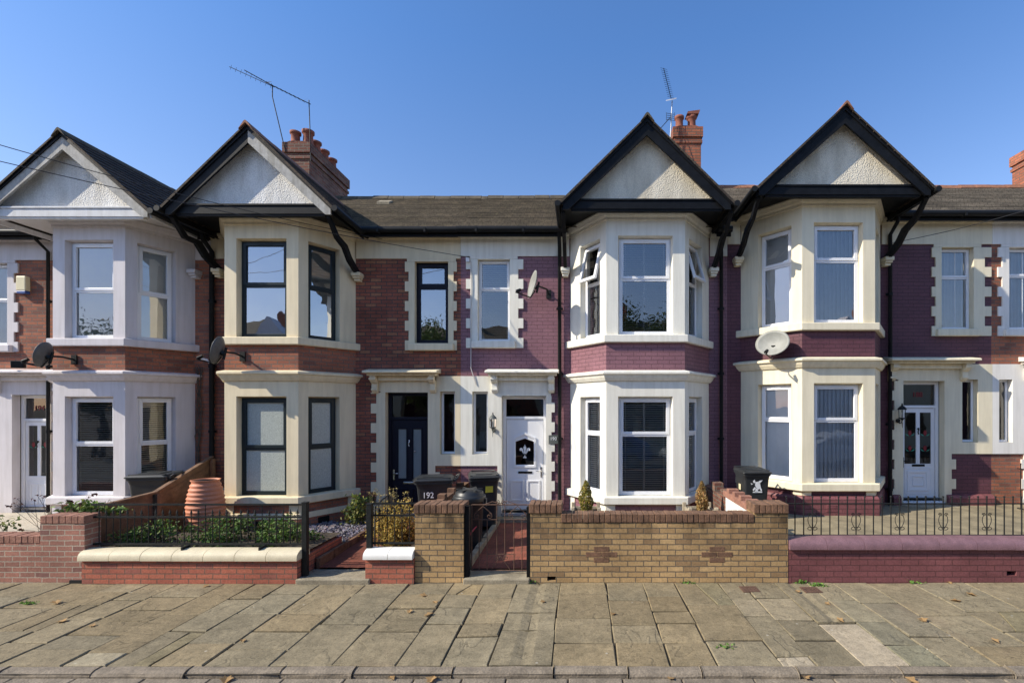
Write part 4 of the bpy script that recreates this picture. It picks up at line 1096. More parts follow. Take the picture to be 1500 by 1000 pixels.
# 188: plum wall with rounded coping
r = thing('garden_wall', 'plum painted brick wall with a rounded pale plum coping at the right', 'garden wall', (6.0, 6.78, 0))
w = MB(); w.wall(fy, 2.95, 9.0, -.05, .475, [(6.05,6.19,.10,.165)], rev=.1)
w.poly([(2.95,Y,-.05),(2.95,Y+.25,-.05),(2.95,Y+.25,.475),(2.95,Y,.475)]); w.build('brick_wall', M['gplum'], r)
d = MB(); d.poly([(6.0,Y+.1,.08),(6.25,Y+.1,.08),(6.25,Y+.1,.19),(6.0,Y+.1,.19)]); d.build('drain_hole', M['dark'], r)
c = MB(); half_round(c, 2.952, 14.6, 6.73, 7.08, .477, .63, .52); c.build('coping', M['copplum'], r)
w = MB(); w.box(9.0, 14.6, 6.78, 7.0, -.05, .475); w.build('brick_wall', M['gplum'], r)

# 190/188 dividing wall with white side and stepped coping
r = thing('dividing_wall', 'whitewashed low wall with stepped red brick coping beside the dragon-marked bin', 'garden wall', (2.65, 7.8, 0))
w = MB(); w.box(2.57, 2.72, 7.09, 8.45, 0, .90); w.build('brick_wall', M['whitewash'], r)
c = MB(); y = 7.09; k = 0
while y < 8.4:
    hz = .17 if k % 2 else .10; c.box(2.555, 2.735, y+.003, y+(.115 if k % 2 else .20)-.003, .902, .902+hz); y += .115 if k % 2 else .20; k += 1
c.build('coping', M['coppink'], r, bevel=.006)
w = MB(); w.box(2.57, 2.72, 8.46, 9.97, 0, .88); w.box(2.56,2.73,8.50,8.75,.88,1.0); w.box(2.56,2.73,9.1,9.35,.88,1.04); w.build('rear_wall', M['chim'], r)

# thresholds
r = tag(MB(), None) if False else None
def slab(label, x0, x1, y0, y1, z0, z1):
    m = MB(); n = max(2,int((x1-x0)/.12)); 
    for k in range(n):
        pass
    m.box(x0, x1, y0, y1, z0, z1); o = m.build('threshold_step', M['concrete'], bevel=.015)
    tag(o, label, 'step'); return o
slab('worn concrete threshold at the open gateway to the navy door', -4.0, -2.96, 6.70, 7.14, -.04, .075)
slab('worn concrete threshold under the thin metal gate', -1.652, -.715, 6.72, 7.14, -.04, .07)
for (lab, x0, x1, z, z1) in (('concrete door step below the white feather-emblem door', -1.75, -.62, .05, .205),('concrete door step below the navy front door', -4.15, -3.1, .05, .19),('concrete door step below the glazed white door at the right', 6.66, 7.70, .40, .46)):
    m = MB(); m.box(x0, x1, 9.72, 9.985, z, z1); tag(m.build('door_step', M['concrete'], bevel=.012), lab, 'step')
# edging stones
m = MB(); y = 7.15
while y < 9.7: m.box(-1.72, -1.63, y+.004, y+.30, .02, .205+random.uniform(-.01,.01)); y += .31
tag(m.build('path_edging', M['concrete'], bevel=.01), 'low concrete edging along the left of the gated red path', 'edging')
m = MB(); y = 7.15
while y < 9.3: m.box(-3.96, -3.90, y+.004, y+.42, .02, .235+random.uniform(-.01,.01)); y += .43
tag(m.build('path_edging', M['copred'], bevel=.012), 'red edging stones between the slate chippings and the ungated red path', 'edging')

# ------------------------------------------------------------------ railings and gates
def spear(mb, x, y, z, s=1):
    mb.faces([(x-.018*s,y,z+.030*s),(x,y-.007,z+.030*s),(x+.018*s,y,z+.030*s),(x,y+.007,z+.030*s),(x,y,z+.085*s),(x,y,z+.012*s)], [(0,1,4),(1,2,4),(2,3,4),(3,0,4),(1,0,5),(2,1,5),(3,2,5),(0,3,5)])
    mb.box(x-.016*s, x+.016*s, y-.006, y+.006, z+.004*s, z+.014*s)
def spear_rail(label, x0, x1, y, zb, zm, zt, gap_every=8, feet=()):
    r = thing('railing', label, 'railing', ((x0+x1)/2, y, zb))
    m = MB()
    for z, t in ((zb,.014),(zm,.013),(zt,.012)): m.box(x0, x1, y-.012, y+.012, z-t, z+t)
    m.build('rail', M['iron'], r)
    b = MB(); s = MB(); n = int(round((x1-x0)/.1035)); dx = (x1-x0)/n
    for k in range(1, n):
        x = x0+k*dx; top = zt if k % gap_every == 0 else zm+.035
        b.tube([(x,y,zb),(x,y,top)], .0065, 6)
        if k % gap_every: spear(s, x, y, zm+.02, 1.15)
    b.build('bars', M['iron'], r); s.build('spearheads', M['iron'], r)
    if feet:
        for x in feet:
            f = MB(); f.box(x-.012, x+.012, y-.13, y+.01, zb-.09, zb-.012); f.build('foot', M['iron'], r)
    return r
spear_rail('black spear-topped railing above the long cream-coped wall', -7.05, -3.98, 6.9, .515, .905, 1.085, 8, (-5.65,-4.55))
spear_rail('short black spear-topped railing in front of the yellow shrub', -3.0, -2.36, 6.9, .53, .93, 1.10, 9)
for (lab, x, z1) in (('tall black gate post at the end of the cream-coped wall', -3.945, 1.12),('tall black gate post beside the white-coped wall', -3.02, 1.10)):
    m = MB(); m.box(x-.036, x+.036, 6.82, 6.89, .07, z1); m.box(x-.042, x+.042, 6.815, 6.895, z1, z1+.012); tag(m.build('gate_post', M['iron'], bevel=.004), lab, 'gate post')

# open gate swung inwards beside the yellow shrub: a curved top rail and a few bars receding
r = thing('garden_gate', 'open black iron gate swung back along the ungated red path', 'gate', (-3.0, 6.92, .1))
m = MB(); x = -2.99
m.tube([(x,6.95,.25),(x,6.95,1.04),(x,7.25,1.10),(x,7.55,1.13),(x,7.80,1.10),(x,7.8,.25),(x,6.95,.25)], .010, 6); m.build('frame', M['iron'], r)
m = MB(); m.tube([(x,6.95,.82),(x,7.8,.82)], .008, 6); m.build('rail', M['iron'], r)
m = MB()
for k in range(8): yy = 6.97+k*.117; m.tube([(x,yy,.25),(x,yy,1.05+.06*math.sin(k/7*math.pi))], .006, 6)
m.build('bars', M['iron'], r)

# thin gate of 190
r = thing('garden_gate', 'thin rusty black metal gate with scrollwork across the gated red path', 'gate', (-1.2, 6.93, .1))
y = 6.93; x0, x1 = -1.575, -.745; zt, zb = 1.075, .125; zm = .86
m = MB()
for p in ([(x0,y,zb),(x1,y,zb)], [(x0,y,zt),(x1,y,zt)], [(x0,y,zb),(x0,y,zt)], [(x1,y,zb),(x1,y,zt)]): m.tube(p, .009, 6)
m.build('frame', M['rust'], r)
m = MB(); W = x1-x0
for fx, a, b in ((.13,zb,zm),(.27,zb,zm),(.44,.36,zt),(.58,.36,zt),(.74,zb,zm),(.88,zb,zm)): m.tube([(x0+fx*W,y,a),(x0+fx*W,y,b)], .006, 6)
m.tube([(x0,y,zm),(x0+.44*W,y,zm)], .006, 6); m.tube([(x0+.58*W,y,zm),(x1,y,zm)], .006, 6); m.tube([(x0+.27*W,y,.36),(x0+.74*W,y,.36)], .006, 6)
m.build('bars', M['rust'], r)
m = MB()
def scroll(cx, cz, s, flip=1, turns=1.3, r0=.045):
    pts = []
    for i in range(16):
        t = i/15*turns*2*math.pi; rr = r0*(1-.75*i/15)*s
        pts.append((cx+flip*rr*math.sin(t), y-.002, cz+rr*math.cos(t)))
    m.tube(pts, .005, 5)
for cx in (.20, .80):
    m = MB(); xx = x0+cx*W
    m.tube([(xx,y,zt-.02),(xx-.13,y,zm+.08)], .005, 5); m.tube([(xx,y,zt-.02),(xx+.13,y,zm+.08)], .005, 5)
    scroll(xx-.09, zm+.05, 1, -1); scroll(xx+.09, zm+.05, 1, 1); m.build('scrollwork', M['rust'], r)
m = MB()
m.tube([(x0+.5*W,y,.34),(x0+.34*W,y,zb)], .005, 5); m.tube([(x0+.5*W,y,.34),(x0+.68*W,y,zb)], .005, 5); scroll(x0+.42*W,.31,.8,1); scroll(x0+.60*W,.31,.8,-1); m.build('scrollwork', M['rust'], r); m = MB()
m.tube([(x0+.22*W,y,zt),(x0+.36*W,y,zt+.045),(x0+.5*W,y,zt+.02),(x0+.62*W,y,zt+.05),(x0+.8*W,y,zt)], .006, 5)
scroll(x0+.45*W, zt+.035, .8, 1); scroll(x0+.56*W, zt+.035, .8, -1)
m.build('scrollwork', M['rust'], r)
m = MB(); m.box(-1.652, -1.585, 6.80, 6.90, .07, 1.08); tag(m.build('gate_post', M['black'], bevel=.004), 'broad black post against the buff pier at the thin gate', 'gate post')
m = MB(); m.box(-.765, -.712, 6.80, 6.88, .07, 1.07); tag(m.build('gate_post', M['black'], bevel=.004), 'narrow chipped black post on the right of the thin gate', 'gate post')

# 188 railing with ball tops and scrolls
def ball_rail(label, P0, P1, zb, zt, sp=.127, scrolls=True, slope=0):
    r = thing('railing', label, 'railing', (P0[0], P0[1], zb))
    d = Vector((P1[0]-P0[0], P1[1]-P0[1], 0)); L = d.length; d.normalize()
    def at(u, z): return (P0[0]+d.x*u, P0[1]+d.y*u, z+slope*u)
    m = MB(); m.tube([at(0,zb),at(L,zb)], .012, 6); m.tube([at(0,zt),at(L,zt)], .010, 6); m.build('rail', M['iron'], r)
    b = MB(); bl = MB(); n = int(L/sp)
    for k in range(n+1):
        u = k*sp; b.tube([at(u,zb),at(u,zt+.085)], .0092, 6); bl.ball(at(u,zt+.10), .014, seg=8)
    b.build('bars', M['iron'], r); bl.build('ball_tops', M['iron'], r)
    if scrolls:
        for k in range(3, n-1, 5):
            u = k*sp + .0; s = MB()
            for q in (-1, 1):
                pts = []
                for i in range(14):
                    t = i/13; a = q*(.015+.05*math.sin(t*math.pi*.85)); z = zb+.10+.21*t
                    pts.append(at(u+a, z))
                for i in range(9):
                    t = i/8*1.6*math.pi; rr = .028*(1-.5*i/8); pts.append(at(u+q*(.052+rr*math.cos(t)-.01), zb+.30+rr*math.sin(t)))
                s.tube(pts, .005, 5)
                lp = [at(u+q*(.035-.035*math.cos(t)), zb+.10+.022*math.sin(t)) for t in [2*math.pi*i/10 for i in range(11)]]
                s.tube(lp, .005, 5, cap=False)
            s.build('scrollwork', M['iron'], r)
    return r
ball_rail('black ball-topped railing with scrolls above the plum wall', (3.0,6.96), (11.0,6.96), .625, 1.085)
ball_rail('plain black railing running back between the right-hand front gardens', (8.60,7.05), (8.60,9.4), .50, 1.28, .19, False, -.0)

# plank fence between 194 and 192
r = thing('plank_fence', 'sloping brown plank fence below the lilac bay', 'fence', (-7.52, 8.5, 0))
tops_ = [(7.15,.93),(7.66,.94),(8.42,.97),(9.72,1.46)]
def ztop(y):
    for (a, za), (b, zb_) in zip(tops_, tops_[1:]):
        if a <= y <= b: return za+(zb_-za)*(y-a)/(b-a)
    return tops_[-1][1]
m = MB(); zz = .1
rows = 9
for k in range(rows):
    f0, f1 = k/rows, (k+1)/rows; 
    for (a, za), (b, zb_) in zip(tops_, tops_[1:]):
        o = .004*(k % 2)
        P = [(-7.50+o,a,.15+(za-.15)*f0+.004),(-7.50+o,b,.15+(zb_-.15)*f0+.004),(-7.485+o,b,.15+(zb_-.15)*f1+.012),(-7.485+o,a,.15+(za-.15)*f1+.012)]
        m.poly(P); m.poly([(p[0]-.02,p[1],p[2]) for p in P][::-1])
m.build('boards', M['wood'], r)
m = MB()
for (a, za), (b, zb_) in zip(tops_, tops_[1:]): m.faces([(-7.54,a,za),(-7.46,a,za),(-7.46,b,zb_),(-7.54,b,zb_),(-7.54,a,za+.03),(-7.46,a,za+.03),(-7.46,b,zb_+.03),(-7.54,b,zb_+.03)], [(0,3,2,1),(4,5,6,7),(0,1,5,4),(1,2,6,5),(2,3,7,6),(3,0,4,7)])
m.build('cap', M['wood'], r)
m = MB()
for y in (8.42, 9.68): m.box(-7.475, -7.42, y-.04, y+.04, .1, ztop(y)-.01)
m.build('posts', M['wood'], r)

# ------------------------------------------------------------------ bins, butt, planters
def loft(mb, rings, m=0, cap=True):
    n = len(rings[0])
    P = [p for r_ in rings for p in r_]
    F = [(i*n+k, i*n+(k+1)%n, (i+1)*n+(k+1)%n, (i+1)*n+k) for i in range(len(rings)-1) for k in range(n)]
    if cap: F += [tuple(range(n-1,-1,-1)), tuple((len(rings)-1)*n+k for k in range(n))]
    mb.faces(P, F, m)
def rr(w, d, z, c=.05, cy=0):    # rounded rectangle ring
    pts = []
    for (sx, sy, a0) in ((1,-1,-90),(1,1,0),(-1,1,90),(-1,-1,180)):
        for i in range(4):
            t = R(a0+30*i); pts.append(((w/2-c)*sx+c*math.cos(t), cy+(d/2-c)*sy+c*math.sin(t), z))
    return pts
def wheelie(label, loc, rz, group='black wheelie bins in the front gardens'):
    r = thing('wheelie_bin', label, 'wheelie bin', loc, rz, group)
    m = MB(); loft(m, [rr(.44,.48,.05),rr(.46,.50,.30),rr(.52,.60,.86),rr(.545,.64,.94),rr(.575,.68,.945),rr(.575,.68,.985)])
    m.box(-.20,-.17,-.325,-.24,.30,.90) if False else None
    m.build('body', M['plastic'], r, local=True)
    m = MB()
    loft(m, [rr(.60,.70,.990,.04,-.01),rr(.60,.70,1.015,.04,-.01),rr(.54,.62,1.045,.06,-.01),rr(.40,.46,1.055,.06,0)])
    m.box(-.16,.16,-.20,.16,1.055,1.066); m.box(-.27,-.22,-.30,.30,1.045,1.058); m.box(.22,.27,-.30,.30,1.045,1.058); m.box(-.20,.20,-.385,-.34,1.0,1.02)
    m.build('lid', M['plastic'], r, bevel=.006, local=True)
    m = MB(); m.tube([(-.24,.36,1.0),(-.24,.43,1.05),(.24,.43,1.05),(.24,.36,1.0)], .016, 8)
    for x in (-.22,0,.22): m.tube([(x-.04,.37,1.0),(x+.04,.37,1.0)], .028, 8)
    m.build('handle', M['plastic'], r, local=True)
    for sx in (-1, 1):
        m = MB(); m.tube([(sx*.21,.24,.10),(sx*.26,.24,.10)], .10, 18); m.build('wheel', M['plastic'], r, local=True)
    return r
bin0 = wheelie('black wheelie bin behind the sloping plank fence', (-7.96, 8.98, .20), R(-80))
def bincopy(label, loc, rz):
    o = copy_tree(bin0); o.location = loc; o.rotation_euler = (0,0,rz); o['label'] = label; return o
b192 = bincopy('black wheelie bin numbered 192 beside the yellow shrub', (-2.74, 9.02, .13), R(-78))
b190 = bincopy('black wheelie bin with a yellow sticker beside the white feather-emblem door', (-1.92, 9.50, .12), R(14))
b188 = bincopy('black wheelie bin with a white dragon mark beside the whitewashed divider', (3.15, 8.78, .45), R(0)); b188.scale = (.86,.86,.86)
b186 = bincopy('black wheelie bin cut off by the right edge of the photo', (8.98, 8.9, .45), R(10))
# number, sticker and dragon
FRONT = lambda x, z, y: Matrix.Translation((x, y, z)) @ Matrix.Rotation(R(90-7), 4, 'X')
text_mesh('192', .15, M['whitepaint'], b192, 'number', Matrix.Translation((.262,-.10,.74)) @ Matrix.Rotation(R(90), 4, 'Z') @ Matrix.Rotation(R(86), 4, 'X'), .004, .9)
m = MB(); m.box(.02,.16,-.308,-.302,.72,.84); s = m.build('sticker', M['yellowst'], b190, local=True)
m = MB()
for k, pts in enumerate([[(-.02,.70),(.03,.66),(.09,.70),(.07,.78),(.03,.83),(-.03,.82),(-.05,.76)], [(.05,.78),(.13,.86),(.06,.85),(.02,.82)], [(-.03,.80),(-.06,.87),(-.10,.84),(-.08,.80)], [(-.05,.72),(-.10,.66),(-.08,.63),(-.02,.68)], [(.05,.69),(.10,.62),(.12,.65),(.09,.70)], [(-.02,.69),(-.05,.60),(.02,.60),(.03,.66)], [(-.10,.595),(.12,.595),(.13,.62),(.05,.625),(-.08,.62)], [(-.09,.78),(-.15,.80),(-.13,.76)]]):
    m.poly([(x*.9, -.324-.0004*k - (z-.86)*.179*1.0 if False else -.262-(z-.30)*.0893-.004, z) for x, z in pts])
m.build('dragon_emblem', M['whitepaint'], b188, local=True)
m = MB(); m.box(-.272,-.266,-.10,.02,.62,.74); m.build('sticker', M['alarm'], b188, local=True)

r = thing('dustbin', 'round black plastic dustbin with clip-on lid behind the thin gate', 'dustbin', (-1.89, 8.15, .10))
m = MB(); m.lathe([(.001,0),(.19,0),(.20,.04),(.235,.80),(.255,.81),(.255,.85),(.23,.85)], (-1.89,8.15,.10), 28); m.build('body', M['plastic'], r)
m = MB(); m.lathe([(.265,.80),(.272,.84),(.272,.88),(.255,.895),(.24,.90),(.235,.94),(.20,.975),(.10,.995),(.001,1.0)], (-1.89,8.15,.10), 28)
for k in range(6):
    t = k*math.pi/3+.2; m.obox(Fr((-1.89+.06*math.cos(t),8.15+.06*math.sin(t)),(-1.89+.22*math.cos(t),8.15+.22*math.sin(t))), 0, .16, -.012, .012, 1.06, 1.098)
m.build('lid', M['plastic'], r)
for s in (-1, 1):
    m = MB(); xx = -1.89+s*.262; m.box(min(xx,xx+s*.03), max(xx,xx+s*.03), 8.10, 8.20, .80, .94); m.build('handle', M['plastic'], r, bevel=.008)
m = MB(); m.tube([(-1.98,7.55,.12),(-1.80,7.9,.42),(-1.72,8.05,.52)], .012, 8); r2 = m.build('broom_handle', M['redhandle']); tag(r2, 'red stick leaning in the gap behind the thin gate', 'stick')

r = thing('water_butt', 'ribbed terracotta-coloured plastic water butt with a dark top', 'water butt', (-6.74, 8.60, .17))
m = MB(); prof = [(.001,0),(.19,0)]
nr = 13
for k in range(nr*4+1):
    t = k/(nr*4); rad = .185+.105*math.sin(math.pi*min(1,(t*.86+.10)))**.9; prof.append((rad+.010*math.cos(k*math.pi/2), .02+.98*t))
prof += [(.225,1.015),(.205,1.015),(.195,.97)]
m.lathe(prof, (-6.74,8.60,.17), 36); m.build('body', M['terrabutt'], r)
m = MB(); m.lathe([(.205,.985),(.17,1.0),(.001,1.015)], (-6.74,8.60,.17), 30); m.build('lid', M['pipe'], r)

def planter(lab, x, y):
    r = thing('planter', lab, 'planter', (x, y, .12))
    m = MB(); z0, z1, h = .14, .68, .23
    for k in range(4):
        a, b = z0+(z1-z0)*k/4, z0+(z1-z0)*(k+1)/4-.01
        m.box(x-h, x+h, y-h, y-h+.025, a, b); m.box(x-h, x+h, y+h-.025, y+h, a, b); m.box(x-h, x-h+.025, y-h+.026, y+h-.026, a, b); m.box(x+h-.025, x+h, y-h+.026, y+h-.026, a, b)
    m.build('boards', M['woodp'], r)
    for sx in (-1,1):
        for sy in (-1,1):
            q = MB(); q.box(x+sx*h-.03, x+sx*h+.03, y+sy*h-.03, y+sy*h+.03, .12, .74); q.build('post', M['woodp'], r, bevel=.006)
    q = MB(); q.poly([(x-h+.02,y-h+.02,.63),(x+h-.02,y-h+.02,.63),(x+h-.02,y+h-.02,.63),(x-h+.02,y+h-.02,.63)]); q.build('compost', M['soil'], r)
planter('square wooden planter left of the white bay, next to the black drainpipe', .10, 8.55)
planter('square wooden planter right of the white bay, next to the whitewashed divider', 2.14, 8.55)

# ------------------------------------------------------------------ plants
def leafq(mb, p, s, col, n=None, asp=.55):
    n = n or Vector((random.gauss(0,1), random.gauss(0,1)-.3, random.gauss(0,1)+.6)).normalized()
    a = n.orthogonal().normalized(); a = Matrix.Rotation(random.uniform(0,6.28),3,n) @ a; b = n.cross(a)
    p = Vector(p); mb.poly([p-a*s, p-b*s*asp+n*s*.15, p+a*s, p+b*s*asp+n*s*.15], col=col)
def vary(c, v=.3):
    k = random.uniform(1-v,1+v); return (c[0]*k*random.uniform(.9,1.1), c[1]*k, c[2]*k*random.uniform(.85,1.15))
def cone_plant(lab, x, y, z0, z1, rad, cols, n=1900):
    r = thing('conifer', lab, 'shrub', (x,y,z0))
    m = MB(); m.tube([(x,y,z0),(x,y,z0+(z1-z0)*.8)], [.018,.006], 6); m.build('stem', M['bark'], r)
    m = MB()
    for _ in range(n):
        t = random.random()**1.3; a = random.uniform(0,6.283)
        R_ = rad*(math.sin(math.pi*min(1,.22+.78*t))**.8)*(.55+.45*random.random()**.5)*(1+.22*math.sin(a*3+t*9))
        p = (x+R_*math.cos(a), y+R_*math.sin(a), z0+(z1-z0)*t+random.uniform(-.01,.02))
        leafq(m, p, random.uniform(.013,.026), vary(random.choice(cols)))
    m.build('foliage', M['leaf'], r)
cone_plant('small yellow-green conifer in the left wooden planter', .10, 8.50, .63, 1.17, .115, [(.35,.28,.05),(.28,.26,.06),(.40,.30,.08),(.18,.19,.04)])
cone_plant('small browning conifer in the right wooden planter', 2.16, 8.50, .63, 1.16, .10, [(.45,.27,.10),(.38,.22,.08),(.30,.22,.08),(.5,.33,.14)])
# big yellow shrub
r = thing('shrub', 'dry yellow-brown bushy shrub behind the short spear-topped railing', 'shrub', (-2.88,7.45,.1))
st = MB(); fo = MB(); tw = MB()
for k in range(130):
    a = random.uniform(0,6.283); e = random.uniform(.15,1.0); L = random.uniform(.78,1.0)
    dr_ = Vector((math.cos(a)*(1-e*.62)*.50, math.sin(a)*(1-e*.62)*.42, L*(.35+.65*e)))
    b = Vector((-2.88,7.45,.14)); p1 = b+dr_*.5+Vector((random.uniform(-.03,.03),0,.04)); p2 = b+dr_
    st.tube([b,p1,p2], [.006,.004,.002], 4, cap=False)
    for _ in range(60):
        t = random.uniform(.30,1.0); q = b+dr_*t+Vector((random.gauss(0,.038),random.gauss(0,.038),random.gauss(0,.03)))
        if q.z < .22: continue
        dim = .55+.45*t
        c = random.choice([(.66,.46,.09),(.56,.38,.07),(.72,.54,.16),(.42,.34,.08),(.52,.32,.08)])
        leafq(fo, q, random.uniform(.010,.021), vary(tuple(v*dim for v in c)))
for k in range(26):
    x = -2.88+random.uniform(-.38,.16); z = random.uniform(1.02,1.20); y = 7.45+random.uniform(-.25,.25)
    tw.tube([(x,y,z-.2),(x+random.uniform(-.04,.04),y,z)], .003, 4, cap=False)
    for _ in range(6): leafq(fo, (x+random.gauss(0,.018),y+random.gauss(0,.018),z+random.gauss(0,.012)), .014, vary((.55,.44,.17)))
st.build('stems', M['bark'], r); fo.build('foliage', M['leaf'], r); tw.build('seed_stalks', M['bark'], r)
# bed plants behind the long railing
def clump(lab, x0, x1, y0, y1, zb, h, cols, n, size=(.016,.034), cat='plant', name='garden_plant', stems=0):
    r = thing(name, lab, cat, ((x0+x1)/2,(y0+y1)/2,zb))
    m = MB(); cs = [(random.uniform(x0,x1),random.uniform(y0,y1),random.uniform(.3,1)) for _ in range(max(3,int((x1-x0)*11)))]
    for _ in range(n):
        cx, cy, ch = random.choice(cs); t = random.random()**.7
        p = (cx+random.gauss(0,.075), cy+random.gauss(0,.07), zb+h*ch*t+random.uniform(-.02,.03))
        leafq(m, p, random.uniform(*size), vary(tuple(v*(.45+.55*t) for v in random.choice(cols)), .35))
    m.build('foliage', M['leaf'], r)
    s = MB()
    for cx, cy, ch in cs:
        s.tube([(cx+random.uniform(-.05,.05),cy,zb-.02),(cx,cy,zb+h*ch*.9)], [.005,.002], 4, cap=False)
    for _ in range(stems):
        x = random.uniform(x0,x1); y = random.uniform(y0,y1); dx = random.uniform(-.35,.35)
        s.tube([(x,y,zb),(x+dx*.5,y,zb+h*random.uniform(.5,1.0)),(x+dx,y-.05,zb+h*random.uniform(.6,1.1))], [.004,.003,.002], 4, cap=False)
    s.build('stems', M['bark'], r); return r
GR = [(.09,.18,.035),(.13,.24,.045),(.20,.30,.07),(.06,.12,.03),(.15,.12,.05)]
clump('tangled dark green creeper at the left end of the long railing', -7.0, -6.1, 7.08, 7.6, .38, .36, GR, 900, stems=14)
clump('leafy green plant in the middle behind the long railing', -6.15, -5.0, 7.08, 7.7, .38, .40, GR+[(.10,.20,.04)], 2200, stems=10)
clump('bright leafy green plant at the right end of the long railing', -5.0, -4.1, 7.08, 7.8, .36, .40, GR+[(.16,.26,.05)], 1500, stems=6)
clump('yellow-green shrub against the beige bay by the navy door', -4.55, -4.15, 9.1, 9.7, .20, .75, [(.25,.28,.05),(.12,.18,.04),(.32,.30,.07),(.06,.09,.03)], 700, (.02,.05), 'shrub', 'shrub')
clump('green leafy spray hanging over the pinkish wall end', -7.75, -7.0, 7.05, 7.35, .86, .24, [(.16,.26,.05),(.22,.30,.07),(.10,.17,.04)], 380, (.02,.05), stems=8)
clump('pale green weed on the low part of the pinkish wall', -8.9, -8.35, 6.95, 7.2, .62, .26, [(.20,.26,.08),(.26,.30,.09)], 130, (.02,.045), stems=3)
# dark red leaved stalks
r = thing('garden_plant', 'spindly plant with dark red leaves in front of the lilac-framed white door', 'plant', (-7.9,7.0,.62))
m = MB(); s = MB()
for (px, py) in ((12,660+0),(25,730),(30,738),(50,732),(55,726),(62,728),(22,737),(97,735),(105,735),(118,738),(133,727),(138,723),(163,736),(66,742),(30,775),(24,782)):
    Yp = 6.95; x, z = gx(px, Yp), 2.5+(595-(py if py>700 else 741))*Yp/700
    for _ in range(5): leafq(m, (x+random.gauss(0,.018),Yp+random.gauss(0,.02),z+random.gauss(0,.012)), random.uniform(.014,.030), vary((.085,.022,.018)))
    s.tube([(gx(70,Yp)+random.uniform(-.3,.3),7.0,.66),(x,Yp,z)], .003, 4, cap=False)
m.build('leaves', M['leaf'], r); s.build('stems', M['bark'], r)
# climbing bare vine by the lilac bay
r = thing('climbing_vine', 'bare brown vine climbing the brick between the two left bays', 'vine', (-7.95, 9.95, 1.2))
m = MB()
for k in range(4):
    pts = []; x = -7.97+random.uniform(-.02,.05)
    for i in range(26):
        x += random.uniform(-.022,.022); pts.append((x, 9.965+random.uniform(-.012,.01), 1.2+i*.085))
    m.tube(pts, .009, 5, cap=False)
m.build('vine_stems', M['bark'], r)
# weeds at the wall foot
for (lab, px, py, n) in (('small green weed at the foot of the gate pier beside the thin gate',775,851,40),('tiny weed at the foot of the buff wall near its right end',1010,853,34),('green weed at the joint of the buff and plum walls',1172,853,70),('spreading green weed in front of the plum wall beside the rusty cover',1198,858,110),('weed at the foot of the plum wall further right',1335,852,40),('weed between flags at the left of the photo',40,884,40),('weed tuft along the flag joint below the buff wall',1062,948,22)):
    Yp = 700*2.5/(py-595); x = gx(px, Yp)
    m = MB()
    for _ in range(n): leafq(m, (x+random.gauss(0,.055),min(Yp,6.76)+random.gauss(0,.016),abs(random.gauss(0,.02))), random.uniform(.010,.024), vary((.14,.27,.05)))
    tag(m.build('weed', M['leaf']), lab, 'weed', 'weeds on the pavement')
# slate chippings
m = MB()
for _ in range(1500):
    x, y = random.uniform(-5.2,-3.99), random.uniform(8.05,9.5); s = random.uniform(.018,.042)
    a = random.uniform(0,6.28); z = .20+random.uniform(0,.035)
    c = random.choice([(.19,.17,.20),(.26,.24,.26),(.13,.12,.15),(.33,.30,.30),(.22,.17,.17)])
    ca, sa = math.cos(a)*s, math.sin(a)*s; t = random.uniform(-.015,.015); u = random.uniform(-.015,.015)
    top = [(x+ca,y+sa,z+t),(x-sa*.6,y+ca*.6,z+u),(x-ca,y-sa,z-t+.008),(x+sa*.6,y-ca*.6,z-u)]
    bot = [(p[0],p[1],p[2]-.02) for p in top]
    m.faces(top+bot, [(0,1,2,3),(0,4,5,1),(1,5,6,2),(2,6,7,3),(3,7,4,0)], col=vary(c,.25))
tag(m.build('slate_chippings', M['stone']), 'purple-grey slate chippings beside the red path of the navy door', 'gravel', kind='stuff')

# ------------------------------------------------------------------ fallen leaves and litter, covers
LEAF = MB()
def leaf_mesh():
    m = MB(); pts = [(0,-.05),(.022,-.02),(.045,.0),(.022,.015),(.02,.045),(0,.03),(-.02,.045),(-.022,.015),(-.045,0),(-.022,-.02)]
    for k in range(len(pts)):
        a, b = pts[k], pts[(k+1)%len(pts)]
        m.poly([(0,0,.004),(a[0],a[1],.004+abs(a[0])*.35),(b[0],b[1],.004+abs(b[0])*.35)], col=(.40,.25,.11))
    return m
lm0 = leaf_mesh().build('fallen_leaf', M['leafdry'])
tag(lm0, 'dry brown fallen leaf lying on the stone pavement', 'leaf', 'fallen leaves on the pavement')
LP = [(82,882),(90,910),(135,916),(355,938),(620,872),(600,895),(628,900),(637,882),(795,881),(898,899),(1230,908),(1212,884),(1352,908),(1400,880),(1390,853),(1423,871),(1457,938),(1335,997),(248,985),(331,996),(573,993),(632,995),(983,993),(1180,992),(302,858),(1168,866)]
for i, (px, py) in enumerate(LP):
    o = lm0 if i == 0 else lm0.copy()
    if i: COL.objects.link(o)
    z = .008 if py < 983 else -.04
    Yp = 700*(2.5-z)/(py-595); o.location = (gx(px,Yp), Yp, z); s = random.uniform(.8,1.4); o.scale = (s,s,s); o.rotation_euler = (random.uniform(-.2,.2),random.uniform(-.2,.2),random.uniform(0,6.28))
for (lab, px, py) in (('rusty square cover in the pavement at the foot of the buff wall',1098,863),('rusty square cover in the pavement beside the weeds',1188,864)):
    Yp = 700*2.5/(py-595); x = gx(px,Yp); m = MB(); m.box(x-.115,x+.115,Yp-.10,Yp+.10,-.01,.010)
    for k in range(5):
        for j in range(4): m.box(x-.10+k*.042,x-.07+k*.042,Yp-.085+j*.045,Yp-.055+j*.045,.010,.014)
    tag(m.build('drain_cover', M['rust']), lab, 'drain cover')

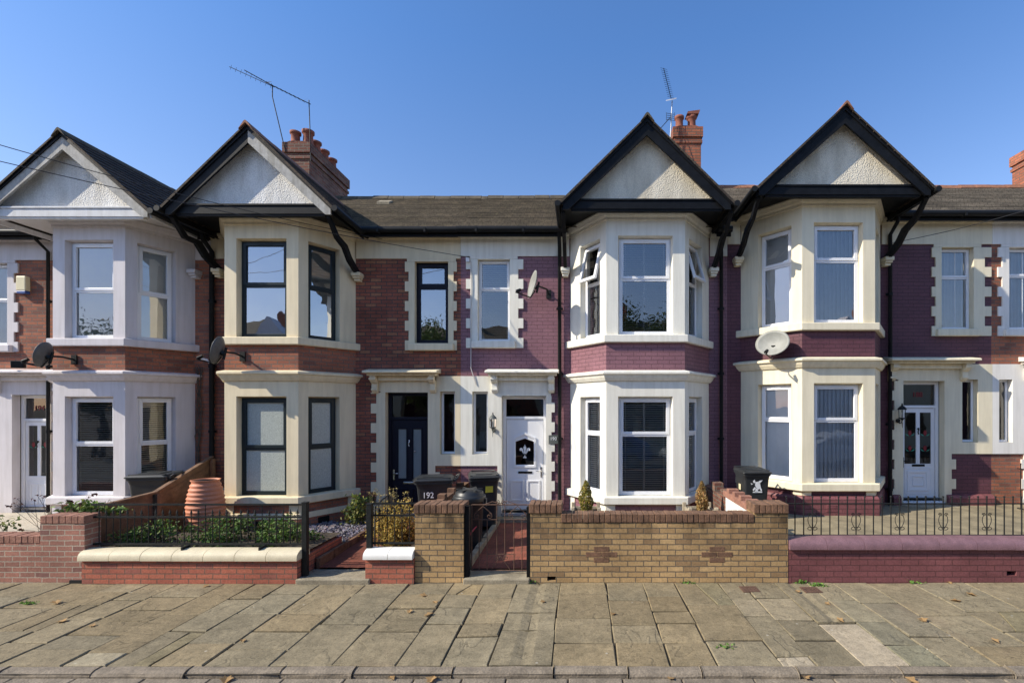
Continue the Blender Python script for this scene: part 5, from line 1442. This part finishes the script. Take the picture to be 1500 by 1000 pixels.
# ------------------------------------------------------------------ satellite dishes
def dish(label, c, mount, mat, face_az=70, size=.29, sx=.93, sy=1.05):
    """c = dish centre, mount = wall point; dish faces left of the street by face_az degrees"""
    r = thing('satellite_dish', label, 'satellite dish', c, 0, 'satellite dishes on the house fronts')
    az = R(face_az); el = R(12)
    n = Vector((-math.sin(az)*math.cos(el), -math.cos(az)*math.cos(el), math.sin(el)))
    u = Vector((0,0,1)).cross(n).normalized(); v = n.cross(u); C = Vector(c)
    m = MB(); P = []; seg = 32; K = 6
    for sgn in (0, -.006):
        for k in range(K+1):
            rr_ = k/K
            for i in range(seg):
                t = 2*math.pi*i/seg; P.append(C+u*(size*sx*rr_*math.cos(t))+v*(size*sy*rr_*math.sin(t))+n*(.07*rr_*rr_+sgn))
    F = []; o2 = (K+1)*seg
    for k in range(K):
        for i in range(seg):
            j = (i+1)%seg; F.append((k*seg+i,k*seg+j,(k+1)*seg+j,(k+1)*seg+i)); F.append((o2+k*seg+j,o2+k*seg+i,o2+(k+1)*seg+i,o2+(k+1)*seg+j))
    for i in range(seg): j=(i+1)%seg; F.append((K*seg+i,K*seg+j,o2+K*seg+j,o2+K*seg+i))
    m.faces(P, F, smooth=True); m.build('reflector', mat, r)
    m = MB(); bot = C - v*size*1.0 + n*.06; lnb = C + n*.36 - v*size*.95
    m.tube([C-n*.02-v*size*.4, bot-n*.02, lnb], .013, 6); m.build('feed_arm', M['iron'], r)
    m = MB(); m.tube([lnb-n*.02+v*.02, lnb-n*.09+v*.08], [.035,.028], 10); m.build('receiver', M['pipe'], r)
    m = MB(); Mo = Vector(mount); k = Vector((Mo.x+(C.x-Mo.x)*.1, Mo.y-.18, C.z-.02))
    m.tube([Mo, k, C-n*.06], .018, 8); m.tube([C-n*.06+v*.08, C-n*.06-v*.14], .022, 8); m.box(Mo.x-.05, Mo.x+.05, Mo.y-.015, Mo.y+.01, Mo.z-.09, Mo.z+.09)
    m.tube([C-n*.05-v*.05, C-n*.005-v*.02], .05, 8); m.build('wall_bracket', M['iron'], r)
dish('satellite dish seen from behind, its shade coloured dark, on the leftmost brick band', (-9.74,8.74,3.43), (-9.56,9.03,3.38), M['dish_shaded'], 78, .225)
dish('satellite dish seen from behind, its shade coloured dark, below the dark-framed bay window', (-6.50,8.66,3.50), (-6.38,9.03,3.44), M['dish_shaded'], 78, .245)
dish('grey satellite dish on the purple wall right of the small window', (-.90,9.55,4.92), (-.66,9.99,4.84), M['dish'], 68, .27)
dish('broad grey satellite dish on the plum bay between its two windows', (3.71,9.18,3.70), (3.88,9.40,3.62), M['dish'], 42, .31, 1.05, .80)

# ------------------------------------------------------------------ wall lanterns, plaque, alarm, flood light, small fixtures
def lantern(label, x, z, side):
    r = thing('wall_lantern', label, 'wall lamp', (x, 9.97, z), 0, 'wall lanterns beside front doors')
    m = MB(); y = 9.83; m.lathe([(.03,-.02),(.06,.0),(.065,.17),(.03,.17)], (x,y,z), 6, smooth=False); m.build('glass_body', M['glass'], r)
    m = MB()
    m.lathe([(.085,.17),(.075,.20),(.045,.235),(.02,.255),(.012,.28),(.016,.29),(.001,.31)], (x,y,z), 12); m.lathe([(.001,-.05),(.02,-.04),(.035,-.02),(.068,-.005),(.068,.006),(.02,.006)], (x,y,z), 12)
    for k in range(6):
        t = k*math.pi/3; m.tube([(x+.06*math.cos(t),y+.06*math.sin(t),z),(x+.066*math.cos(t),y+.066*math.sin(t),z+.17)], .005, 4)
    m.tube([(x,y,z-.04),(x,y+.01,z-.09),(x,y+.08,z-.11),(x,9.965,z-.06)], .011, 6); m.tube([(x,y,z-.09),(x,y-.01,z-.20)], [.010,.004], 6); m.tube([(x,9.945,z-.06),(x,9.972,z-.06)], .045, 10)
    m.build('casing', M['iron'] if side else M['plaque'], r)
    m = MB(); m.tube([(x,y,z),(x,y,z+.12)], [.02,.012], 8); m.build('bulb', M['blindw'], r)
lantern('greenish carriage lantern beside the white feather-emblem door', -1.80, 2.07, 0)
lantern('black carriage lantern left of the glazed white door at the right', 6.62, 2.26, 1)
r = thing('house_plaque', 'grey slate plaque reading 190 on the purple wall', 'house sign', (-.52,9.97,1.8))
m = MB(); m.box(-.66,-.46,9.955,9.99,1.72,1.90); m.box(-.655+.06,-.465-.03,9.953,9.956,1.755,1.76); m.build('plaque', M['plaque'], r, bevel=.003)
text_mesh('190', .095, M['whitepaint'], r, 'number', face_front(-.56,9.951,1.825,r), .001)
m = MB(); m.box(-12.0+.33,-11.55+.02,9.90,10.0,4.87,5.20); r = thing('alarm_box','cream alarm box with a blue base on the leftmost brick wall','alarm box',(-11.6,9.95,4.9))
m = MB(); m.box(-11.70,-11.50,9.90,10.0,4.90,5.20); m.build('casing', M['alarm'], r, bevel=.015)
m = MB(); m.box(-11.69,-11.51,9.905,10.0,4.84,4.90); m.build('base', M['bluep'], r, bevel=.008)
r = thing('floodlight','small black floodlight on an arm above the leftmost door','floodlight',(-11.4,9.7,3.35))
m = MB(); m.obox(Fr((-11.5,9.66),(-11.32,9.72)),0,.2,-.05,.03,3.28,3.42); m.build('lamp_head', M['black'], r, bevel=.01)
m = MB(); m.tube([(-11.3,9.74,3.38),(-11.2,9.85,3.36),(-10.9,9.95,3.33)], .012, 6); m.ball((-11.27,9.72,3.42),.03); m.build('arm', M['black'], r)
r = thing('security_camera','tiny white camera on the drainpipe between the two left bays','camera',(-7.72,9.84,3.45))
m = MB(); m.tube([(-7.72,9.90,3.45),(-7.86,9.80,3.50)], .03, 8); m.build('casing', M['upvc'], r); m = MB(); m.tube([(-7.68,9.90,3.40),(-7.72,9.88,3.45)], .02, 6); m.build('mount', M['upvc'], r)

# ------------------------------------------------------------------ aerials and wires
def yagi(m, a, b, n, ln, el, r=.008, updir=None):
    a, b = Vector(a), Vector(b); d = (b-a).normalized(); m.tube([a,b], r, 6)
    el = Vector(el).normalized()
    for k in range(n):
        p = a+(b-a)*((k+.3)/n); m.tube([p-el*ln, p+el*ln], .0045, 4, cap=False)
def PX(px, py, Y): return Vector((gx(px,Y), Y, 2.5+(595-py)*Y/700))
r = thing('tv_aerial', 'long television aerial pointing left above the left chimney', 'aerial', tuple(PX(418,222,12.4)))
m = MB(); Ya = 12.3
yagi(m, PX(336,98,Ya), PX(402,128,Ya), 9, .07, (.1,.2,1)); m.tube([PX(358,103,Ya-.2),PX(396,124,Ya-.1),PX(455,153,Ya+.1)], .011, 6)
for k in range(8): p = PX(396,124,Ya-.1).lerp(PX(448,150,Ya+.1), k/8); m.tube([p-Vector((0,.15,.03)),p+Vector((0,.15,.03))], .0045, 4)
m.build('boom', M['iron'], r)
m = MB(); m.tube([PX(399,126,Ya),PX(399,142,Ya),PX(418,222,Ya+.1)], .013, 6); m.tube([PX(452.5,147,Ya+.12),PX(454,190,12.42),PX(455,236,12.42)], .013, 6); m.build('mast', M['iron'], r)
m = MB()
for (a, s) in ((PX(392,121,Ya),.09),(PX(445,147,Ya+.1),.11)): m.faces([a+Vector((-.03,-.1,-s)),a+Vector((.05,-.1,-s*.6)),a+Vector((.05,.1,s)),a+Vector((-.04,.1,s*.6))],[(0,1,2,3)])
m.build('reflector', M['alu'], r)
r = thing('tv_aerial', 'upright television aerial with short crossbars beside the right chimney', 'aerial', tuple(PX(982,200,12.4)))
m = MB(); m.tube([PX(981,214,12.42),PX(983,185,12.42),PX(984.5,148,12.42)], .014, 6); m.build('mast', M['alu'], r)
m = MB(); yagi(m, PX(972,100,12.0), PX(983,145,12.38), 15, .085, (1,.1,-.2)); m.build('boom', M['iron'], r)
m = MB(); yagi(m, PX(966,190,12.2), PX(982,172,12.42), 7, .10, (.5,.3,.6)); 
for k in range(4): m.tube([PX(976,166+k*3,12.3),PX(988,168+k*3,12.5)], .006, 4)
for k in range(3): m.tube([PX(976+k*6,165,12.4),PX(976+k*6,177,12.4)], .005, 4)
m.build('lower_boom', M['iron'], r)
m = MB(); q = PX(983,145,12.36); m.faces([q+Vector((-.14,-.02,-.07)),q+Vector((.13,-.02,-.02)),q+Vector((.15,.05,.06)),q+Vector((-.12,.05,.0))],[(0,1,2,3)]); m.build('reflector', M['alu'], r)
def wire(label, a, b, sag, r=.006):
    m = MB(); a, b = Vector(a), Vector(b); pts = []
    for i in range(25):
        t = i/24; p = a.lerp(b,t); p.z -= sag*4*t*(1-t); pts.append(p)
    m.tube(pts, r, 5); tag(m.build('telephone_wire', M['wire']), label, 'wire')
wire('upper telephone wire crossing the left gables to the beige bay', PX(-160,165,6.0), PX(560,350,9.9), .12)
wire('lower telephone wire running from the left to the wall between the small upper windows', PX(-160,198,6.0), PX(688,377,9.93), .10)
wire('telephone wire rising to the right from the plum house eaves', PX(1305,356,9.9), PX(1640,262,8.0), .10)
# cable running down the party line of 190 and 192
r = thing('wall_cable', 'pale cable and junction box running down between the two small upper windows', 'cable', tuple(PX(688,378,9.96)))
m = MB(); m.box(gx(684,9.95)-.02, gx(684,9.95)+.05, 9.92, 9.99, 5.50, 5.60); m.build('junction_box', M['upvc'], r, bevel=.006)
m = MB(); xx = gx(690,9.97); m.tube([(xx,9.955,5.52),(xx+.01,9.955,5.0),(xx-.01,9.955,4.4),(xx,9.955,3.7),(xx+.0,9.955,3.3),(xx+.06,9.955,3.1),(xx+.10,9.955,2.95)], .008, 6); m.build('cable', M['soffw'], r)

# ------------------------------------------------------------------ other side of the street (seen in the window reflections)
def far_house(x0, lab, br, cr):
    r = thing('terraced_house', lab, 'house', (x0+2.7,-9.5,0), 0, 'terraced houses across the street')
    m = MB(); m.box(x0, x0+5.4, -17, -9.5, -.1, 5.9); m.build('wall', br, r)
    m = MB(); m.poly([(x0,-9.2,5.8),(x0+5.4,-9.2,5.8),(x0+5.4,-13,8.0),(x0,-13,8.0)]); m.poly([(x0,-16.8,5.8),(x0,-13,8.0),(x0+5.4,-13,8.0),(x0+5.4,-16.8,5.8)]); m.build('roof', M['slate'], r)
    m = MB(); m.box(x0+.4,x0+2.6,-9.5,-8.7,-.1,6.0); m.prism_y([(x0+.1,6.0),(x0+2.9,6.0),(x0+1.5,7.4)], -9.6, -8.5); m.build('bay', cr, r)
    m = MB()
    for (a,b,c,d_) in ((x0+1.0,x0+2.0,3.8,5.5),(x0+1.0,x0+2.0,.9,2.6)): m.box(a,b,-8.705,-8.68,c,d_)
    for (a,b,c,d_) in ((x0+3.5,x0+4.2,3.8,5.5),(x0+3.5,x0+4.4,.2,2.5)): m.box(a,b,-9.505,-9.48,c,d_)
    m.build('window', M['glassd'], r)
    m = MB(); m.box(x0+5.0,x0+5.6,-14,-12.6,7.2,9.0); m.build('chimney', M['chim2'], r)
for k in range(9):
    far_house(-24.3+k*5.4, ['red brick','cream painted','plum painted'][k%3]+' house across the street, %s along its row from the left' % ['first','second','third','fourth','fifth','sixth','seventh','eighth','ninth'][k], [M['red_lit'],M['cream192'],M['plum']][k%3], [M['cream190'],M['lilac194'],M['cream188']][k%3])
def car(lab, x, y, paint, flip=1):
    r = thing('parked_car', lab, 'car', (x,y,-.06), 0, 'cars parked across the street')
    prof = [(-2.05,.35),(-2.08,.62),(-2.0,.80),(-1.35,.93),(-.95,.98),(-.35,1.38),(.2,1.46),(.95,1.44),(1.55,1.16),(1.95,1.02),(2.05,.80),(2.05,.35)]
    m = MB(); rings = []
    for yy, k in ((-.86,.0),(-.80,.5),(-.62,1.0),(.62,1.0),(.80,.5),(.86,.0)):
        ring = []
        for px_, pz in prof:
            z = pz if pz < .82 else .82+(pz-.82)*(1.0 if abs(yy) < .7 else .55*k+.45)
            ring.append((x+flip*px_, y+yy*(1.0 if pz < 1.1 else .86), z-.06))
        rings.append(ring)
    loft(m, rings); m.build('body', paint, r, bevel=.03)
    for sy in (-1, 1):
        g_ = MB(); yy = y+sy*.80
        for a in ([(-.80,.97),(-.33,1.30),(.15,1.37),(.15,.97)],[(.22,.97),(.22,1.37),(.88,1.35),(1.30,1.10),(1.2,.97)]): g_.poly([(x+flip*q[0],yy-(.0 if q[1]<1.1 else sy*.10),q[1]-.06) for q in a])
        g_.build('side_window', M['glassd'], r)
    g_ = MB(); g_.poly([(x+flip*-.99,y-.66,.95),(x+flip*-.99,y+.66,.95),(x+flip*-.42,y+.55,1.30),(x+flip*-.42,y-.55,1.30)]); g_.build('windscreen', M['glassd'], r)
    for wx in (-1.28, 1.25):
        for sy in (-1, 1):
            w_ = MB(); w_.tube([(x+flip*wx,y+sy*.66,.25),(x+flip*wx,y+sy*.87,.25)], .31, 20); wo = w_.build('wheel', M['pipe'], r)
            w_ = MB(); w_.tube([(x+flip*wx,y+sy*.86,.25),(x+flip*wx,y+sy*.885,.25)], .20, 14); w_.build('rim', M['alu'], wo)
    for sy in (-1, 1):
        h_ = MB(); h_.ball((x+flip*-1.98,y+sy*.58,.62),.13); h_.build('headlight', M['ceramic'], r)
M['car_blue'] = plain('blue_car_paint', (.02,.10,.35), .2, .03); M['car_white'] = plain('white_car_paint', (.80,.81,.82), .2, .03); M['car_silver'] = plain('silver_car_paint', (.55,.60,.66), .2, .03)
car('blue parked car reflected in the ground-floor window of the white bay', .9, -1.9, M['car_blue'])
car('white parked car reflected in the ground-floor window of the cream bay', 10.4, -1.9, M['car_white'], 1)
car('silver parked car across the street between the blue car and the white car', 5.6, -1.9, M['car_silver'], 1)
car('silver parked car reflected in the lilac bay', -9.5, -1.9, M['car_silver'], -1)
def tree(lab, x, y, h, w):
    r = thing('street_tree', lab, 'tree', (x,y,0), 0, 'trees across the street')
    t = MB(); t.tube([(x,y,-.1),(x+.05,y,h*.25),(x-.05,y,h*.45)], [.20,.16,.10], 10); lv = MB()
    for k in range(34):
        a = random.uniform(0,6.28); e = random.uniform(.2,1); L = w*random.uniform(.5,1)
        p0 = Vector((x,y,h*random.uniform(.25,.45))); p1 = p0+Vector((math.cos(a)*L*(1.1-e*.7),math.sin(a)*L*(1.1-e*.7),h*.5*e))
        t.tube([p0,p0.lerp(p1,.5)+Vector((0,0,.1)),p1],[.06,.04,.015],6)
        for _ in range(520):
            q = p0.lerp(p1,random.uniform(.4,1.1))+Vector((random.gauss(0,w*.17),random.gauss(0,w*.17),random.gauss(0,w*.15))); leafq(lv,q,random.uniform(.05,.10),vary((.08,.11,.03),.4))
    t.build('trunk', M['bark'], r); lv.build('crown', M['leaf'], r)
tree('bushy tree across the street reflected in the small dark-framed window', -8.2, -6.3, 7.4, 2.0)
tree('tall tree across the street reflected in the white bay', 3.2, -6.3, 8.2, 2.6)
tree('tree across the street reflected at the far left', -25, -6.5, 7.0, 2.2)

# ------------------------------------------------------------------ light, camera, render
EL, AZV = math.asin(2.2/math.sqrt(2.9**2+1+2.2**2)), Vector((-2.9,-1.0,2.2)).normalized()
w = bpy.data.worlds.new('World'); S.world = w; w.use_nodes = True; nt = w.node_tree
sky = nt.nodes.new('ShaderNodeTexSky'); sky.sky_type = 'NISHITA'; sky.sun_disc = False
sky.sun_elevation = EL; sky.sun_rotation = math.atan2(AZV.x, AZV.y) % (2*math.pi)
sky.altitude = 50; sky.air_density = 1.0; sky.dust_density = .6; sky.ozone_density = 2.0
tc = nt.nodes.new('ShaderNodeTexCoord'); sx = nt.nodes.new('ShaderNodeSeparateXYZ'); nt.links.new(tc.outputs['Generated'], sx.inputs[0])
grade = ramp(nt, sx.outputs[2], [(0, (1.35,1.12,1.16)), (.25, (1.2,1.20,1.34)), (.6, (.80,1.17,1.58))])
nt.links.new(mixc(nt, 'MULTIPLY', 1.0, sky.outputs[0], grade), nt.nodes['Background'].inputs[0]); nt.nodes['Background'].inputs[1].default_value = .15
sl = bpy.data.lights.new('sun', 'SUN'); sl.energy = 6.3; sl.angle = R(.5); sl.color = (1,.91,.76)
so = bpy.data.objects.new('sun', sl); COL.objects.link(so); so.rotation_euler = AZV.to_track_quat('Z','Y').to_euler()
cd = bpy.data.cameras.new('camera'); cam = bpy.data.objects.new('camera', cd); COL.objects.link(cam)
cam.location = (0,0,2.5); cam.rotation_euler = (R(90),0,0); cd.sensor_width = 36; cd.lens = 16.8; cd.shift_x = -.0667; cd.shift_y = .0633; cd.clip_end = 2000; cd.clip_start = .05
S.camera = cam
S.view_settings.view_transform = 'Standard'; S.view_settings.look = 'None'; S.view_settings.exposure = 0
S.render.engine = 'CYCLES'; S.cycles.max_bounces = 8; S.cycles.transparent_max_bounces = 12
